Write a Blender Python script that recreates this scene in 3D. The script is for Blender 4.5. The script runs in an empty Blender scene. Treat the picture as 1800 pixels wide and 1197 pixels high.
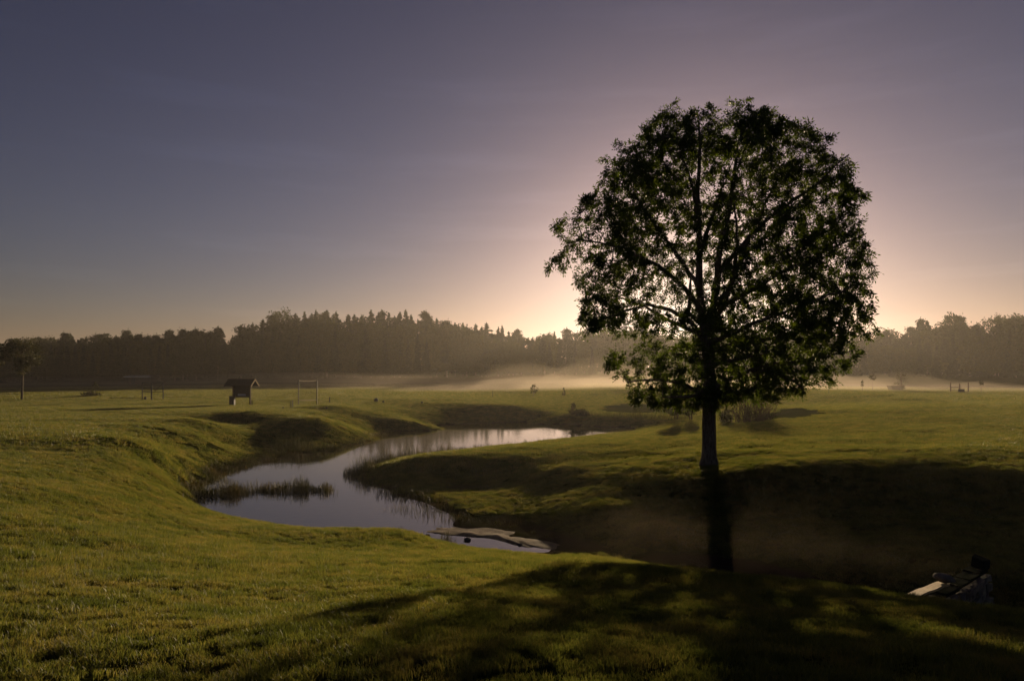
import bpy, math, random
import numpy as np
from mathutils import Vector, Matrix

random.seed(7)
rng = np.random.default_rng(11)
sc = bpy.context.scene
C = sc.collection

# ------------------------------------------------------------------ camera
EYE, HOR, FOC = 4.9, 650.0, 1200.0          # eye height above the pond, horizon row, focal length (photo pixels)
cam = bpy.data.cameras.new('camera')
cam.lens = 24.0
cam.sensor_width = 36.0
cam.shift_y = (HOR - 598.5) / 1800.0
cam.clip_start = 0.05
cam.clip_end = 5000
camo = bpy.data.objects.new('camera', cam)
camo.location = (0, 0, EYE)
camo.rotation_euler = (math.radians(90), 0, 0)
C.objects.link(camo)
sc.camera = camo

# ------------------------------------------------------------------ sky and sun
SUN_AZ, SUN_EL = math.radians(14.7), math.radians(6.9)
SUN = Vector((math.sin(SUN_AZ) * math.cos(SUN_EL), math.cos(SUN_AZ) * math.cos(SUN_EL), math.sin(SUN_EL)))
world = bpy.data.worlds.new('World')
sc.world = world
world.use_nodes = True
nt = world.node_tree
nt.nodes.clear()
out = nt.nodes.new('ShaderNodeOutputWorld')
bg = nt.nodes.new('ShaderNodeBackground')
sky = nt.nodes.new('ShaderNodeTexSky')
sky.sky_type = 'NISHITA'
sky.sun_disc = False
sky.sun_elevation = SUN_EL
sky.sun_rotation = SUN_AZ
sky.air_density = 1.0
sky.dust_density = 0.8
sky.ozone_density = 2.5
bg.inputs['Strength'].default_value = 0.05
tint = nt.nodes.new('ShaderNodeMix'); tint.data_type = 'RGBA'; tint.blend_type = 'MULTIPLY'
tint.inputs[0].default_value = 1.0
tint.inputs[7].default_value = (1.07, 0.765, 0.865, 1)      # the mauve cast of the dawn air
nrm = nt.nodes.new('ShaderNodeVectorMath'); nrm.operation = 'SCALE'; nrm.inputs['Scale'].default_value = 1 / 9.0
gam = nt.nodes.new('ShaderNodeGamma'); gam.inputs['Gamma'].default_value = 1.48            # a little more contrast between zenith and horizon
den = nt.nodes.new('ShaderNodeVectorMath'); den.operation = 'SCALE'; den.inputs['Scale'].default_value = 9.0
nt.links.new(sky.outputs[0], nrm.inputs[0]); nt.links.new(nrm.outputs[0], gam.inputs[0]); nt.links.new(gam.outputs[0], den.inputs[0])
hs_ = nt.nodes.new('ShaderNodeHueSaturation'); hs_.inputs['Saturation'].default_value = 0.80
nt.links.new(den.outputs[0], hs_.inputs['Color'])
nt.links.new(hs_.outputs[0], tint.inputs[6])
# thin streaks of low cloud, faintly brighter than the clear sky
wtc = nt.nodes.new('ShaderNodeTexCoord'); wmp = nt.nodes.new('ShaderNodeMapping'); wmp.inputs['Scale'].default_value = (2.2, 2.2, 17.0)
wno = nt.nodes.new('ShaderNodeTexNoise'); wno.inputs['Scale'].default_value = 1.7; wno.inputs['Detail'].default_value = 6.0
wmr = nt.nodes.new('ShaderNodeMapRange'); wmr.inputs['From Min'].default_value = 0.54; wmr.inputs['From Max'].default_value = 0.80; wmr.inputs['To Min'].default_value = 1.0; wmr.inputs['To Max'].default_value = 1.16
wsc = nt.nodes.new('ShaderNodeVectorMath'); wsc.operation = 'SCALE'
nt.links.new(wtc.outputs['Generated'], wmp.inputs[0]); nt.links.new(wmp.outputs[0], wno.inputs['Vector']); nt.links.new(wno.outputs['Fac'], wmr.inputs[0])
nt.links.new(tint.outputs[2], wsc.inputs[0]); nt.links.new(wmr.outputs[0], wsc.inputs['Scale'])
# the glow round the sun rolls off softly instead of clipping
sof = nt.nodes.new('ShaderNodeVectorMath'); sof.operation = 'MULTIPLY_ADD'; sof.inputs[1].default_value = (1 / 38.0,) * 3; sof.inputs[2].default_value = (0.9,) * 3
rol = nt.nodes.new('ShaderNodeVectorMath'); rol.operation = 'DIVIDE'
nt.links.new(wsc.outputs[0], sof.inputs[0]); nt.links.new(wsc.outputs[0], rol.inputs[0]); nt.links.new(sof.outputs[0], rol.inputs[1])
nt.links.new(rol.outputs[0], bg.inputs['Color'])
nt.links.new(bg.outputs[0], out.inputs['Surface'])

sl = bpy.data.lights.new('sun', 'SUN')
sl.energy = 5.0
sl.angle = math.radians(0.5)
sl.color = (1.0, 0.75, 0.45)
slo = bpy.data.objects.new('sun', sl)
slo.rotation_euler = SUN.to_track_quat('Z', 'Y').to_euler()
slo.location = (40, 150, 60)
C.objects.link(slo)

sc.view_settings.view_transform = 'Standard'
sc.view_settings.look = 'None'
sc.view_settings.gamma = 1.0
sc.view_settings.use_curve_mapping = False
sc.view_settings.exposure = 0.24
sc.render.engine = 'CYCLES'
cy = sc.cycles
cy.use_denoising = True
cy.use_adaptive_sampling = True
cy.adaptive_threshold = 0.02
cy.max_bounces = 6
cy.diffuse_bounces = 2
cy.glossy_bounces = 3
cy.transmission_bounces = 4
cy.volume_bounces = 0
cy.transparent_max_bounces = 6
cy.sample_clamp_indirect = 4.0
cy.sample_clamp_direct = 0.0

# ------------------------------------------------------------------ helpers
def D(px, py, d):                                   # a point seen at a photo pixel, d metres ahead
    return np.array(((px - 900) / FOC * d, d, EYE - (py - HOR) / FOC * d))
def W(px, py, z):                                   # the same at a known height
    return D(px, py, (EYE - z) * FOC / (py - HOR))

def tag(o, label, cat, group=None):
    o['label'] = label; o['category'] = cat
    if group: o['group'] = group
    return o
def link(o, parent=None):
    C.objects.link(o)
    if parent is not None: o.parent = parent
    return o
def empty(name, loc, rz=0.0):
    o = bpy.data.objects.new(name, None)
    o.location = loc; o.rotation_euler = (0, 0, rz); o.empty_display_size = 0.3
    return link(o)

class MB:
    """collects faces, then becomes one mesh object"""
    def __init__(s): s.v = []; s.f = []
    def add(s, vs, fs):
        b = len(s.v); s.v.extend([tuple(map(float, q)) for q in vs]); s.f.extend([tuple(i + b for i in q) for q in fs]); return s
    def box(s, c, d, rz=0.0, rot=None):
        m = rot if rot is not None else Matrix.Rotation(rz, 3, 'Z')
        vs = []
        for x in (-.5, .5):
            for y in (-.5, .5):
                for z in (-.5, .5):
                    vs.append(tuple(m @ Vector((x * d[0], y * d[1], z * d[2])) + Vector(c)))
        return s.add(vs, [(0, 1, 3, 2), (4, 6, 7, 5), (0, 4, 5, 1), (2, 3, 7, 6), (0, 2, 6, 4), (1, 5, 7, 3)])
    def tube(s, pts, rs, n=6, caps=True):
        pts = [Vector(p) for p in pts]
        if not hasattr(rs, '__len__'): rs = [rs] * len(pts)
        vs, fs = [], []
        for i, p in enumerate(pts):
            t = (pts[min(i + 1, len(pts) - 1)] - pts[max(i - 1, 0)])
            t = t.normalized() if t.length > 1e-9 else Vector((0, 0, 1))
            a = t.cross(Vector((0.31, 0.17, 0.93) if abs(t.z) < .9 else (1, .1, 0))).normalized(); b = t.cross(a)
            for k in range(n):
                an = 2 * math.pi * k / n
                vs.append(p + (a * math.cos(an) + b * math.sin(an)) * rs[i])
        for i in range(len(pts) - 1):
            for k in range(n):
                k2 = (k + 1) % n
                fs.append((i * n + k, i * n + k2, (i + 1) * n + k2, (i + 1) * n + k))
        if caps:
            fs.append(tuple(range(n))[::-1]); fs.append(tuple(range((len(pts) - 1) * n, len(pts) * n)))
        return s.add(vs, fs)
    def blob(s, c, r, n=7, m=5, jit=0.15, rnd=random):
        vs = [(c[0], c[1], c[2] - r[2])]; fs = []
        for i in range(1, m):
            ph = -math.pi / 2 + math.pi * i / m
            for k in range(n):
                a = 2 * math.pi * k / n; q = 1 + rnd.uniform(-jit, jit)
                vs.append((c[0] + r[0] * math.cos(ph) * math.cos(a) * q, c[1] + r[1] * math.cos(ph) * math.sin(a) * q, c[2] + r[2] * math.sin(ph) * q))
        vs.append((c[0], c[1], c[2] + r[2])); L = len(vs) - 1
        for k in range(n):
            k2 = (k + 1) % n
            fs.append((0, 1 + k2, 1 + k)); fs.append((L, 1 + (m - 2) * n + k, 1 + (m - 2) * n + k2))
            for i in range(m - 2):
                fs.append((1 + i * n + k, 1 + i * n + k2, 1 + (i + 1) * n + k2, 1 + (i + 1) * n + k))
        return s.add(vs, fs)
    def mesh(s, name, mat, smooth=False):
        me = bpy.data.meshes.new(name); me.from_pydata(s.v, [], s.f); me.update()
        if mat: me.materials.append(mat)
        if smooth: me.shade_smooth()
        return me
    def build(s, name, mat, parent=None, smooth=False):
        return link(bpy.data.objects.new(name, s.mesh(name, mat, smooth)), parent)

def np_mesh(name, v, f, mat, smooth=False):
    """v (n,3), f (m,3 or 4) arrays -> mesh"""
    v = np.asarray(v, dtype=np.float32); f = np.asarray(f, dtype=np.int32)
    me = bpy.data.meshes.new(name)
    me.vertices.add(len(v)); me.vertices.foreach_set('co', v.ravel())
    k = f.shape[1]
    me.loops.add(f.size); me.loops.foreach_set('vertex_index', f.ravel())
    me.polygons.add(len(f)); me.polygons.foreach_set('loop_start', np.arange(0, f.size, k, dtype=np.int32))
    me.update(calc_edges=True)
    me.validate()
    if mat: me.materials.append(mat)
    if smooth: me.shade_smooth()
    return me

def vnoise(x, y, seed=0):
    """value noise on arrays"""
    xi = np.floor(x).astype(np.int64); yi = np.floor(y).astype(np.int64)
    xf = x - xi; yf = y - yi
    xf = xf * xf * xf * (xf * (xf * 6 - 15) + 10); yf = yf * yf * yf * (yf * (yf * 6 - 15) + 10)
    def h(a, b):
        n = (a * 374761393 + b * 668265263 + seed * 1442695041) & 0x7fffffff
        n = ((n ^ (n >> 13)) * 1274126177) & 0x7fffffff
        return ((n ^ (n >> 16)) & 0xffff) / 65535.0
    return (h(xi, yi) * (1 - xf) * (1 - yf) + h(xi + 1, yi) * xf * (1 - yf) + h(xi, yi + 1) * (1 - xf) * yf + h(xi + 1, yi + 1) * xf * yf) * 2 - 1
def fbm(x, y, seed=0, o=3):
    s = 0; a = 1.0
    for i in range(o):
        s = s + a * vnoise(x * 2 ** i, y * 2 ** i, seed + i); a *= 0.5
    return s
def sstep(a, b, x):
    t = np.clip((x - a) / (b - a), 0, 1); return t * t * (3 - 2 * t)

def in_poly(x, y, poly):
    x = np.asarray(x); y = np.asarray(y); r = np.zeros(x.shape, bool); n = len(poly)
    for i in range(n):
        x0, y0 = poly[i][:2]; x1, y1 = poly[(i + 1) % n][:2]
        c = ((y0 > y) != (y1 > y)) & (x < (x1 - x0) * (y - y0) / ((y1 - y0) if y1 != y0 else 1e-9) + x0)
        r ^= c
    return r

# ------------------------------------------------------------------ materials
def mat(name):
    m = bpy.data.materials.new(name); m.use_nodes = True
    n = m.node_tree; n.nodes.clear()
    o = n.nodes.new('ShaderNodeOutputMaterial')
    return m, n, o
def N(n, t, **kw):
    q = n.nodes.new(t)
    for k, v in kw.items():
        if k in q.inputs: q.inputs[k].default_value = v
        else: setattr(q, k, v)
    return q
def ramp(n, src, stops):
    r = n.nodes.new('ShaderNodeValToRGB')
    e = r.color_ramp.elements
    while len(e) < len(stops): e.new(0.5)
    for i, (p, c) in enumerate(stops):
        e[i].position = p; e[i].color = (*c, 1)
    n.links.new(src, r.inputs[0]); return r
def simple(name, c1, c2, scale=8.0, rough=0.8, bump=0.2, bscale=None, spec=0.3, stretch=None):
    m, n, o = mat(name)
    tc = N(n, 'ShaderNodeTexCoord'); src = tc.outputs['Object']
    if stretch:
        mp = N(n, 'ShaderNodeMapping'); mp.inputs['Scale'].default_value = stretch
        n.links.new(src, mp.inputs[0]); src = mp.outputs[0]
    no = N(n, 'ShaderNodeTexNoise', Scale=scale, Detail=6.0, Roughness=0.6); n.links.new(src, no.inputs['Vector'])
    r = ramp(n, no.outputs['Fac'], [(0.3, c1), (0.7, c2)])
    b = N(n, 'ShaderNodeBsdfPrincipled', Roughness=rough); b.inputs['Specular IOR Level'].default_value = spec
    n.links.new(r.outputs[0], b.inputs['Base Color'])
    if bump:
        n2 = N(n, 'ShaderNodeTexNoise', Scale=bscale or scale * 4, Detail=5.0); n.links.new(src, n2.inputs['Vector'])
        bp = N(n, 'ShaderNodeBump', Strength=bump, Distance=0.02); n.links.new(n2.outputs['Fac'], bp.inputs['Height'])
        n.links.new(bp.outputs[0], b.inputs['Normal'])
    n.links.new(b.outputs[0], o.inputs[0]); return m
def foliage(name, c1, c2, c3, transl=0.45, rough=0.5, spec=0.35, scale=0.5, through=(1.5, 1.35, 0.6)):
    """leaf: reflects, and lets the low sun through"""
    m, n, o = mat(name)
    geo = N(n, 'ShaderNodeNewGeometry')
    no = N(n, 'ShaderNodeTexNoise', Scale=scale, Detail=3.0); n.links.new(geo.outputs['Position'], no.inputs['Vector'])
    ad = N(n, 'ShaderNodeMath', operation='MULTIPLY_ADD'); ad.inputs[1].default_value = 0.35; 
    n.links.new(geo.outputs['Random Per Island'], ad.inputs[0]); n.links.new(no.outputs['Fac'], ad.inputs[2])
    r = ramp(n, ad.outputs[0], [(0.4, c1), (0.65, c2), (0.9, c3)])
    b = N(n, 'ShaderNodeBsdfPrincipled', Roughness=rough); b.inputs['Specular IOR Level'].default_value = spec
    n.links.new(r.outputs[0], b.inputs['Base Color'])
    t = N(n, 'ShaderNodeBsdfTranslucent')
    mu = N(n, 'ShaderNodeMix', data_type='RGBA', blend_type='MULTIPLY'); mu.inputs[0].default_value = 1; mu.inputs[7].default_value = (*through, 1)
    n.links.new(r.outputs[0], mu.inputs[6]); n.links.new(mu.outputs[2], t.inputs[0])
    mx = N(n, 'ShaderNodeMixShader'); mx.inputs[0].default_value = transl
    n.links.new(b.outputs[0], mx.inputs[1]); n.links.new(t.outputs[0], mx.inputs[2])
    n.links.new(mx.outputs[0], o.inputs[0]); return m

M_GRASS = foliage('grass', (0.033, 0.053, 0.013), (0.059, 0.080, 0.020), (0.108, 0.108, 0.038), 0.60, 0.45, 0.35, 1.6, (2.6, 2.1, 1.3))
M_REED = foliage('reed', (0.020, 0.026, 0.008), (0.040, 0.042, 0.012), (0.085, 0.065, 0.028), 0.3, 0.6, 0.3, 0.8)
M_LEAF = foliage('leaf', (0.026, 0.044, 0.009), (0.040, 0.064, 0.012), (0.062, 0.086, 0.018), 0.5, 0.5, 0.3, 0.6, (2.3, 2.1, 0.9))
M_FOREST = foliage('conifer_needles', (0.012, 0.020, 0.008), (0.020, 0.030, 0.010), (0.032, 0.042, 0.014), 0.2, 0.7, 0.2, 0.05)
M_BROAD = foliage('woodland_leaf', (0.020, 0.032, 0.008), (0.035, 0.048, 0.012), (0.060, 0.060, 0.016), 0.3, 0.7, 0.2, 0.05)
M_BUSH = foliage('shrub_leaf', (0.020, 0.028, 0.008), (0.035, 0.040, 0.012), (0.060, 0.055, 0.020), 0.3, 0.7, 0.2, 1.5)
M_BARK = simple('bark', (0.05, 0.04, 0.03), (0.24, 0.195, 0.155), 3.0, 0.9, 0.9, 9.0, 0.2, (6, 6, 1.2))
M_TWIG = simple('twig_bark', (0.045, 0.032, 0.020), (0.10, 0.07, 0.045), 6.0, 0.9, 0)
M_WOOD = simple('weathered_wood', (0.05, 0.034, 0.022), (0.12, 0.085, 0.055), 5.0, 0.8, 0.3, 20, 0.3, (1, 1, 6))
M_PLANK = simple('pale_plank', (0.42, 0.30, 0.15), (0.62, 0.47, 0.26), 4.0, 0.75, 0.3, 12, 0.3, (1.5, 12, 12))
M_ROOF = simple('roof_shingle', (0.018, 0.014, 0.013), (0.040, 0.032, 0.030), 6.0, 0.85, 0.3)
M_DARK = simple('dark_board', (0.015, 0.014, 0.015), (0.035, 0.032, 0.032), 5.0, 0.7, 0.1)
M_STEEL = simple('painted_steel', (0.03, 0.032, 0.028), (0.06, 0.06, 0.05), 10.0, 0.5, 0)
M_WHITE = simple('white_paint', (0.68, 0.66, 0.60), (0.82, 0.80, 0.74), 6.0, 0.6, 0)
M_BAND = foliage('white_canvas', (0.55, 0.53, 0.48), (0.62, 0.60, 0.55), (0.7, 0.68, 0.62), 0.6, 0.7, 0.2, 2.0, (1.0, 0.95, 0.85))
M_PAPER = simple('notice_sheet', (0.35, 0.38, 0.45), (0.52, 0.54, 0.60), 9.0, 0.6, 0)
M_NET = simple('net_cord', (0.02, 0.025, 0.02), (0.05, 0.05, 0.04), 10.0, 0.8, 0)
M_STONE = simple('field_stone', (0.07, 0.064, 0.06), (0.24, 0.22, 0.20), 5.0, 1.0, 0.6, 14, 0.0)
M_MOSS = simple('mossy_stone', (0.06, 0.066, 0.055), (0.24, 0.24, 0.215), 4.0, 1.0, 0.6, 14, 0.0)
M_SAND = simple('wet_sand', (0.070, 0.048, 0.032), (0.30, 0.215, 0.14), 1.6, 0.85, 1.0, 22, 0.1)
M_BUNKER = simple('bunker_sand', (0.13, 0.11, 0.085), (0.20, 0.17, 0.135), 0.8, 0.9, 0.3, 4)

# ------------------------------------------------------------------ terrain
SHORE_PX = [(335, 868), (345, 890), (400, 908), (480, 921), (560, 934), (640, 942), (720, 950), (800, 959), (860, 965), (930, 970), (985, 973),
            (1035, 968), (985, 950), (935, 934), (880, 919), (800, 912), (770, 895), (735, 880), (690, 868), (655, 852), (632, 838), (640, 822), (690, 808),
            (760, 797), (850, 787), (950, 775), (1050, 764), (1112, 757),
            (1105, 752), (1000, 745), (930, 742), (850, 744), (760, 750), (700, 757), (660, 767), (640, 778), (590, 790),
            (520, 800), (450, 813), (395, 828), (350, 845), (335, 858)]
SHORE = [W(px, py, 0.0) for px, py in SHORE_PX]
ctl = [tuple(p) for p in SHORE]
for px, py in [(420, 880), (520, 900), (640, 915), (560, 850), (470, 845), (560, 815), (640, 870), (700, 905), (640, 800), (720, 785), (800, 775), (900, 762),
               (1000, 757), (1060, 756), (850, 757), (740, 765), (380, 868), (730, 943)]:
    p = W(px, py, 0.0); ctl.append((p[0], p[1], -0.55))
# dry ground: photo pixel and height above the pond
for px, py, z in [
    (0, 1197, 3.15), (450, 1197, 3.18), (900, 1197, 3.2), (1350, 1197, 3.18), (1800, 1197, 3.15),
    (0, 1080, 2.95), (450, 1080, 2.75), (900, 1080, 2.65), (1350, 1080, 2.6), (1800, 1085, 2.45), (1700, 1072, 2.32), (1600, 1058, 2.2),
    (0, 1020, 2.75), (450, 1020, 2.3), (900, 1020, 2.0), (1200, 1040, 2.12), (1500, 1036, 1.98), (1400, 1022, 1.82), (1300, 1012, 1.72), (1240, 1005, 1.62),
    (1130, 995, 1.3), (1030, 985, 0.95), (900, 985, 1.2), (700, 985, 1.5), (450, 985, 1.8), (200, 985, 2.2), (0, 985, 2.5),
    (560, 955, 0.72), (700, 966, 0.85), (820, 975, 0.85), (400, 940, 0.95), (300, 900, 0.95), (200, 920, 1.7), (150, 860, 1.8), (250, 850, 1.3), (300, 850, 0.8),
    (0, 900, 2.35), (0, 860, 2.25), (330, 820, 0.62), (280, 800, 1.4), (200, 800, 1.8), (0, 790, 2.15), (100, 790, 2.05), (0, 740, 2.0), (200, 745, 1.95),
    (350, 740, 1.85), (330, 760, 1.6), (400, 780, 0.75), (430, 728, 1.72), (560, 735, 1.5), (430, 744, 1.2), (560, 746, 1.2), (500, 748, 1.2), (400, 748, 1.3), (480, 790, 0.2), (580, 780, 0.2),
    (640, 740, 0.75), (700, 738, 0.7), (600, 746, 0.95), (640, 762, 0.35), (740, 746, 0.4), (425, 712, 1.4), (540, 712, 1.4), (430, 719, 1.55), (600, 715, 1.65), (740, 709, 1.4),
    (38, 703, 1.5), (150, 701, 1.5), (270, 703, 1.5), (200, 722, 1.75), (0, 718, 1.75),
    (780, 711, 1.3), (850, 711, 1.3), (900, 712, 1.26), (930, 722, 0.85), (960, 735, 0.4), (1000, 736, 0.42), (950, 738, 0.3), (1050, 737, 0.5), (1100, 736, 0.55), (1180, 739, 0.62), (1220, 743, 0.7),
    (820, 706, 1.35), (880, 708, 1.3), (820, 701, 1.42), (700, 702, 1.6), (1000, 722, 0.75), (1060, 724, 0.8),
    (790, 930, 0.02), (840, 930, 0.03), (890, 938, 0.03), (935, 950, 0.03), (985, 963, 0.04), (1008, 967, 0.07), (1022, 967, 0.08), (830, 922, 0.04), (900, 930, 0.04), (880, 948, 0.01), (850, 954, -0.2), (920, 964, -0.12), (790, 949, -0.3),
    (1000, 712, 1.0), (900, 697, 1.2), (1100, 705, 1.1), (1200, 715, 1.0), (1280, 747, 1.1), (1350, 736, 1.3), (1400, 728, 1.5), (1500, 719, 1.75), (1600, 716, 1.9),
    (1700, 713, 1.95), (1800, 714, 2.0), (1400, 712, 1.0), (1500, 704, 1.3), (1560, 686, 2.0), (1700, 690, 1.6), (1800, 688, 1.7),
    (1350, 770, 1.42), (1500, 770, 1.55), (1600, 770, 1.7), (1800, 770, 1.9), (1247, 815, 1.4), (1290, 836, 1.36), (1400, 830, 1.5), (1500, 825, 1.6), (1600, 826, 1.62), (1800, 835, 1.75),
    (720, 812, 0.65), (850, 797, 0.85), (1000, 789, 0.98), (1120, 783, 1.1), (1190, 790, 1.2), (780, 822, 0.5), (950, 800, 0.85),
    (880, 850, 0.15), (800, 850, 0.08), (1000, 828, 0.72), (1100, 822, 1.05), (1150, 850, 0.95), (1000, 855, 0.5), (900, 893, 0.12), (840, 905, 0.1), (960, 905, 0.2),
    (1060, 890, 0.55), (1100, 930, 0.35), (1200, 870, 0.85), (1500, 900, 0.75), (1700, 900, 0.9), (1350, 900, 0.6), (1600, 860, 1.25), (1430, 860, 1.1), (1780, 900, 1.0)]:
    ctl.append(tuple(W(px, py, z)))
# around and behind the camera, and the gully that the crest of the lawn hides
ctl += [(0, 0, 3.3), (3, 0, 3.3), (-3, 0, 3.3), (-10, 0, 3.2), (10, 0, 2.75), (0, -10, 3.5), (-20, -10, 3.2), (20, -10, 2.6), (0, -30, 3.6), (-30, 5, 2.8), (30, -25, 2.6),
        (2.7, 18.1, 0.10), (3.3, 17.7, 0.08), (4.2, 17.3, -0.12), (5.8, 15.2, -0.35), (7.7, 12.8, -0.5), (10.5, 10.6, -0.6), (14.5, 8.8, -0.7), (20, 7.5, -0.9), (6.2, 10.7, 1.05), (8.3, 8.6, 1.1),
        (9.6, 14.6, 0.45), (12.5, 12.8, 0.4), (7.4, 16.8, 0.25), (17, 11.6, 0.4), (6.0, 19.0, 0.35), (24, 20, 1.9), (30, 30, 2.0), (-40, 30, 2.1), (-45, 60, 1.6), (60, 60, 2.0), (13, 5.0, 1.6), (20, 2.5, 1.6)]
ctl = np.array(ctl)
def kern(r2): return np.sqrt(r2 + 0.6)
_A = kern(((ctl[:, None, :2] - ctl[None, :, :2]) ** 2).sum(-1))
_mean = ctl[:, 2].mean()
_w = np.linalg.solve(_A + np.eye(len(ctl)) * -0.02, ctl[:, 2] - _mean)
def far_z(x, y):
    r = np.hypot(x, y)
    return 1.35 + 0.35 * vnoise(x / 45 + 3.3, y / 45, 5) + sstep(210, 420, r) * 5.0
def gz(x, y):
    x = np.asarray(x, float); y = np.asarray(y, float); sh = x.shape
    x = x.ravel(); y = y.ravel(); z = np.empty_like(x)
    for i in range(0, len(x), 40000):
        xs = x[i:i + 40000]; ys = y[i:i + 40000]
        z[i:i + 40000] = kern((xs[:, None] - ctl[:, 0]) ** 2 + (ys[:, None] - ctl[:, 1]) ** 2) @ _w + _mean
    r = np.hypot(x, y)
    t = sstep(82, 125, r)
    behind = sstep(-8, -60, y)
    z = z * (1 - behind) + 3.4 * behind
    z = z * (1 - t) + far_z(x, y) * t
    amp = sstep(0.05, 0.5, z) * 0.9 + 0.1
    z = z + amp * (0.05 * fbm(x / 4.1, y / 3.6, 21, 2) + (0.03 * vnoise(x / 2.3, y / 1.7, 31) + 0.017 * vnoise(x / 0.95, y / 0.7, 33)) * sstep(75, 30, r))
    return z.reshape(sh)
def G(px, py, z0=1.5):
    """point where the sight line through a photo pixel meets the ground, marching outward from near the expected height"""
    d = np.linspace(3, 260, 6000)
    x = (px - 900) / FOC * d; zz = EYE - (py - HOR) / FOC * d
    g = gz(x, d)
    k = np.where(zz <= g)[0]
    i = k[0] if len(k) else -1
    return np.array((x[i], d[i], g[i]))
def on_ground(x, y, dz=0.0): return (float(x), float(y), float(gz(np.array([x]), np.array([y]))[0]) + dz)

front = np.radians(np.linspace(-44, 44, 520))
side = np.radians(np.linspace(44, 316, 70))[1:-1]
ang = np.concatenate([front, side])
rad = np.concatenate([[0.3], np.geomspace(1.2, 800, 470)])
A, R = np.meshgrid(ang, rad)
gx, gy = np.sin(A) * R, np.cos(A) * R
gzv = gz(gx, gy)
nr, na = gx.shape
idx = np.arange(nr * na).reshape(nr, na)
nx = np.roll(idx, -1, 1)
quads = np.stack([idx[:-1], nx[:-1], nx[1:], idx[1:]], -1).reshape(-1, 4)
m, n, o = mat('lawn_soil')
geo = N(n, 'ShaderNodeNewGeometry')
n1 = N(n, 'ShaderNodeTexNoise', Scale=0.35, Detail=5.0); n.links.new(geo.outputs['Position'], n1.inputs['Vector'])
n2 = N(n, 'ShaderNodeTexNoise', Scale=14.0, Detail=6.0, Roughness=0.7); n.links.new(geo.outputs['Position'], n2.inputs['Vector'])
r1 = ramp(n, n1.outputs['Fac'], [(0.3, (0.024, 0.034, 0.006)), (0.55, (0.042, 0.052, 0.009)), (0.8, (0.066, 0.068, 0.016))])
r2 = ramp(n, n2.outputs['Fac'], [(0.3, (0.45, 0.45, 0.45)), (0.7, (1.15, 1.15, 1.1))])
mu = N(n, 'ShaderNodeMix', data_type='RGBA', blend_type='MULTIPLY'); mu.inputs[0].default_value = 1
n.links.new(r1.outputs[0], mu.inputs[6]); n.links.new(r2.outputs[0], mu.inputs[7])
sp = N(n, 'ShaderNodeSeparateXYZ'); n.links.new(geo.outputs['Position'], sp.inputs[0])
mr = N(n, 'ShaderNodeMapRange'); mr.inputs['From Min'].default_value = 0.10; mr.inputs['From Max'].default_value = 0.02
n.links.new(sp.outputs['Z'], mr.inputs[0])
mud = N(n, 'ShaderNodeMix', data_type='RGBA'); mud.inputs[7].default_value = (0.030, 0.022, 0.014, 1)
n.links.new(mr.outputs[0], mud.inputs[0]); n.links.new(mu.outputs[2], mud.inputs[6])
b = N(n, 'ShaderNodeBsdfPrincipled', Roughness=1.0); b.inputs['Specular IOR Level'].default_value = 0.0
n.links.new(mud.outputs[2], b.inputs['Base Color'])
bp = N(n, 'ShaderNodeBump', Strength=0.8, Distance=0.06); n.links.new(n2.outputs['Fac'], bp.inputs['Height']); n.links.new(bp.outputs[0], b.inputs['Normal'])
n.links.new(b.outputs[0], o.inputs[0])
M_GROUND = m
ground = link(bpy.data.objects.new('ground', np_mesh('ground', np.stack([gx, gy, gzv], -1).reshape(-1, 3), quads, M_GROUND, True)))
ground['kind'] = 'structure'

# ------------------------------------------------------------------ pond
m, n, o = mat('pond_water')
geo = N(n, 'ShaderNodeNewGeometry')
mp = N(n, 'ShaderNodeMapping'); mp.inputs['Scale'].default_value = (1.0, 1.6, 1.0); n.links.new(geo.outputs['Position'], mp.inputs[0])
w1 = N(n, 'ShaderNodeTexNoise', Scale=2.2, Detail=4.0, Roughness=0.55); n.links.new(mp.outputs[0], w1.inputs['Vector'])
b = N(n, 'ShaderNodeBsdfPrincipled', Roughness=0.02, IOR=2.1)
b.inputs['Base Color'].default_value = (0.030, 0.025, 0.018, 1)
bp = N(n, 'ShaderNodeBump', Strength=0.2, Distance=0.012); n.links.new(w1.outputs['Fac'], bp.inputs['Height']); n.links.new(bp.outputs[0], b.inputs['Normal'])
n.links.new(b.outputs[0], o.inputs[0])
M_WATER = m
cx, cyy = np.mean([p[0] for p in SHORE]), np.mean([p[1] for p in SHORE])
def grown(p, g):
    return (p[0], p[1])
mb = MB()
# a level sheet that runs in under the banks all round
xs = np.linspace(-18, 14, 65); ys = np.linspace(15.5, 70, 110)
keep = []
XX, YY = np.meshgrid(xs, ys); ZZ = gz(XX, YY)
near_shore = np.zeros(XX.shape, bool)
for p in SHORE: near_shore |= np.hypot(XX - p[0], YY - p[1]) < 2.4
ok = (in_poly(XX, YY, SHORE) | near_shore) & ~((XX > 2.2) & (YY < 24))
fs = []
pid = np.arange(XX.size).reshape(XX.shape)
for j in range(len(ys) - 1):
    for i in range(len(xs) - 1):
        if ok[j, i] or ok[j, i + 1] or ok[j + 1, i] or ok[j + 1, i + 1]:
            fs.append((pid[j, i], pid[j, i + 1], pid[j + 1, i + 1], pid[j + 1, i]))
pond = link(bpy.data.objects.new('pond_water', np_mesh('pond_water', np.stack([XX, YY, np.zeros_like(XX)], -1).reshape(-1, 3), fs, M_WATER, True)))
pond['kind'] = 'structure'

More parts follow.
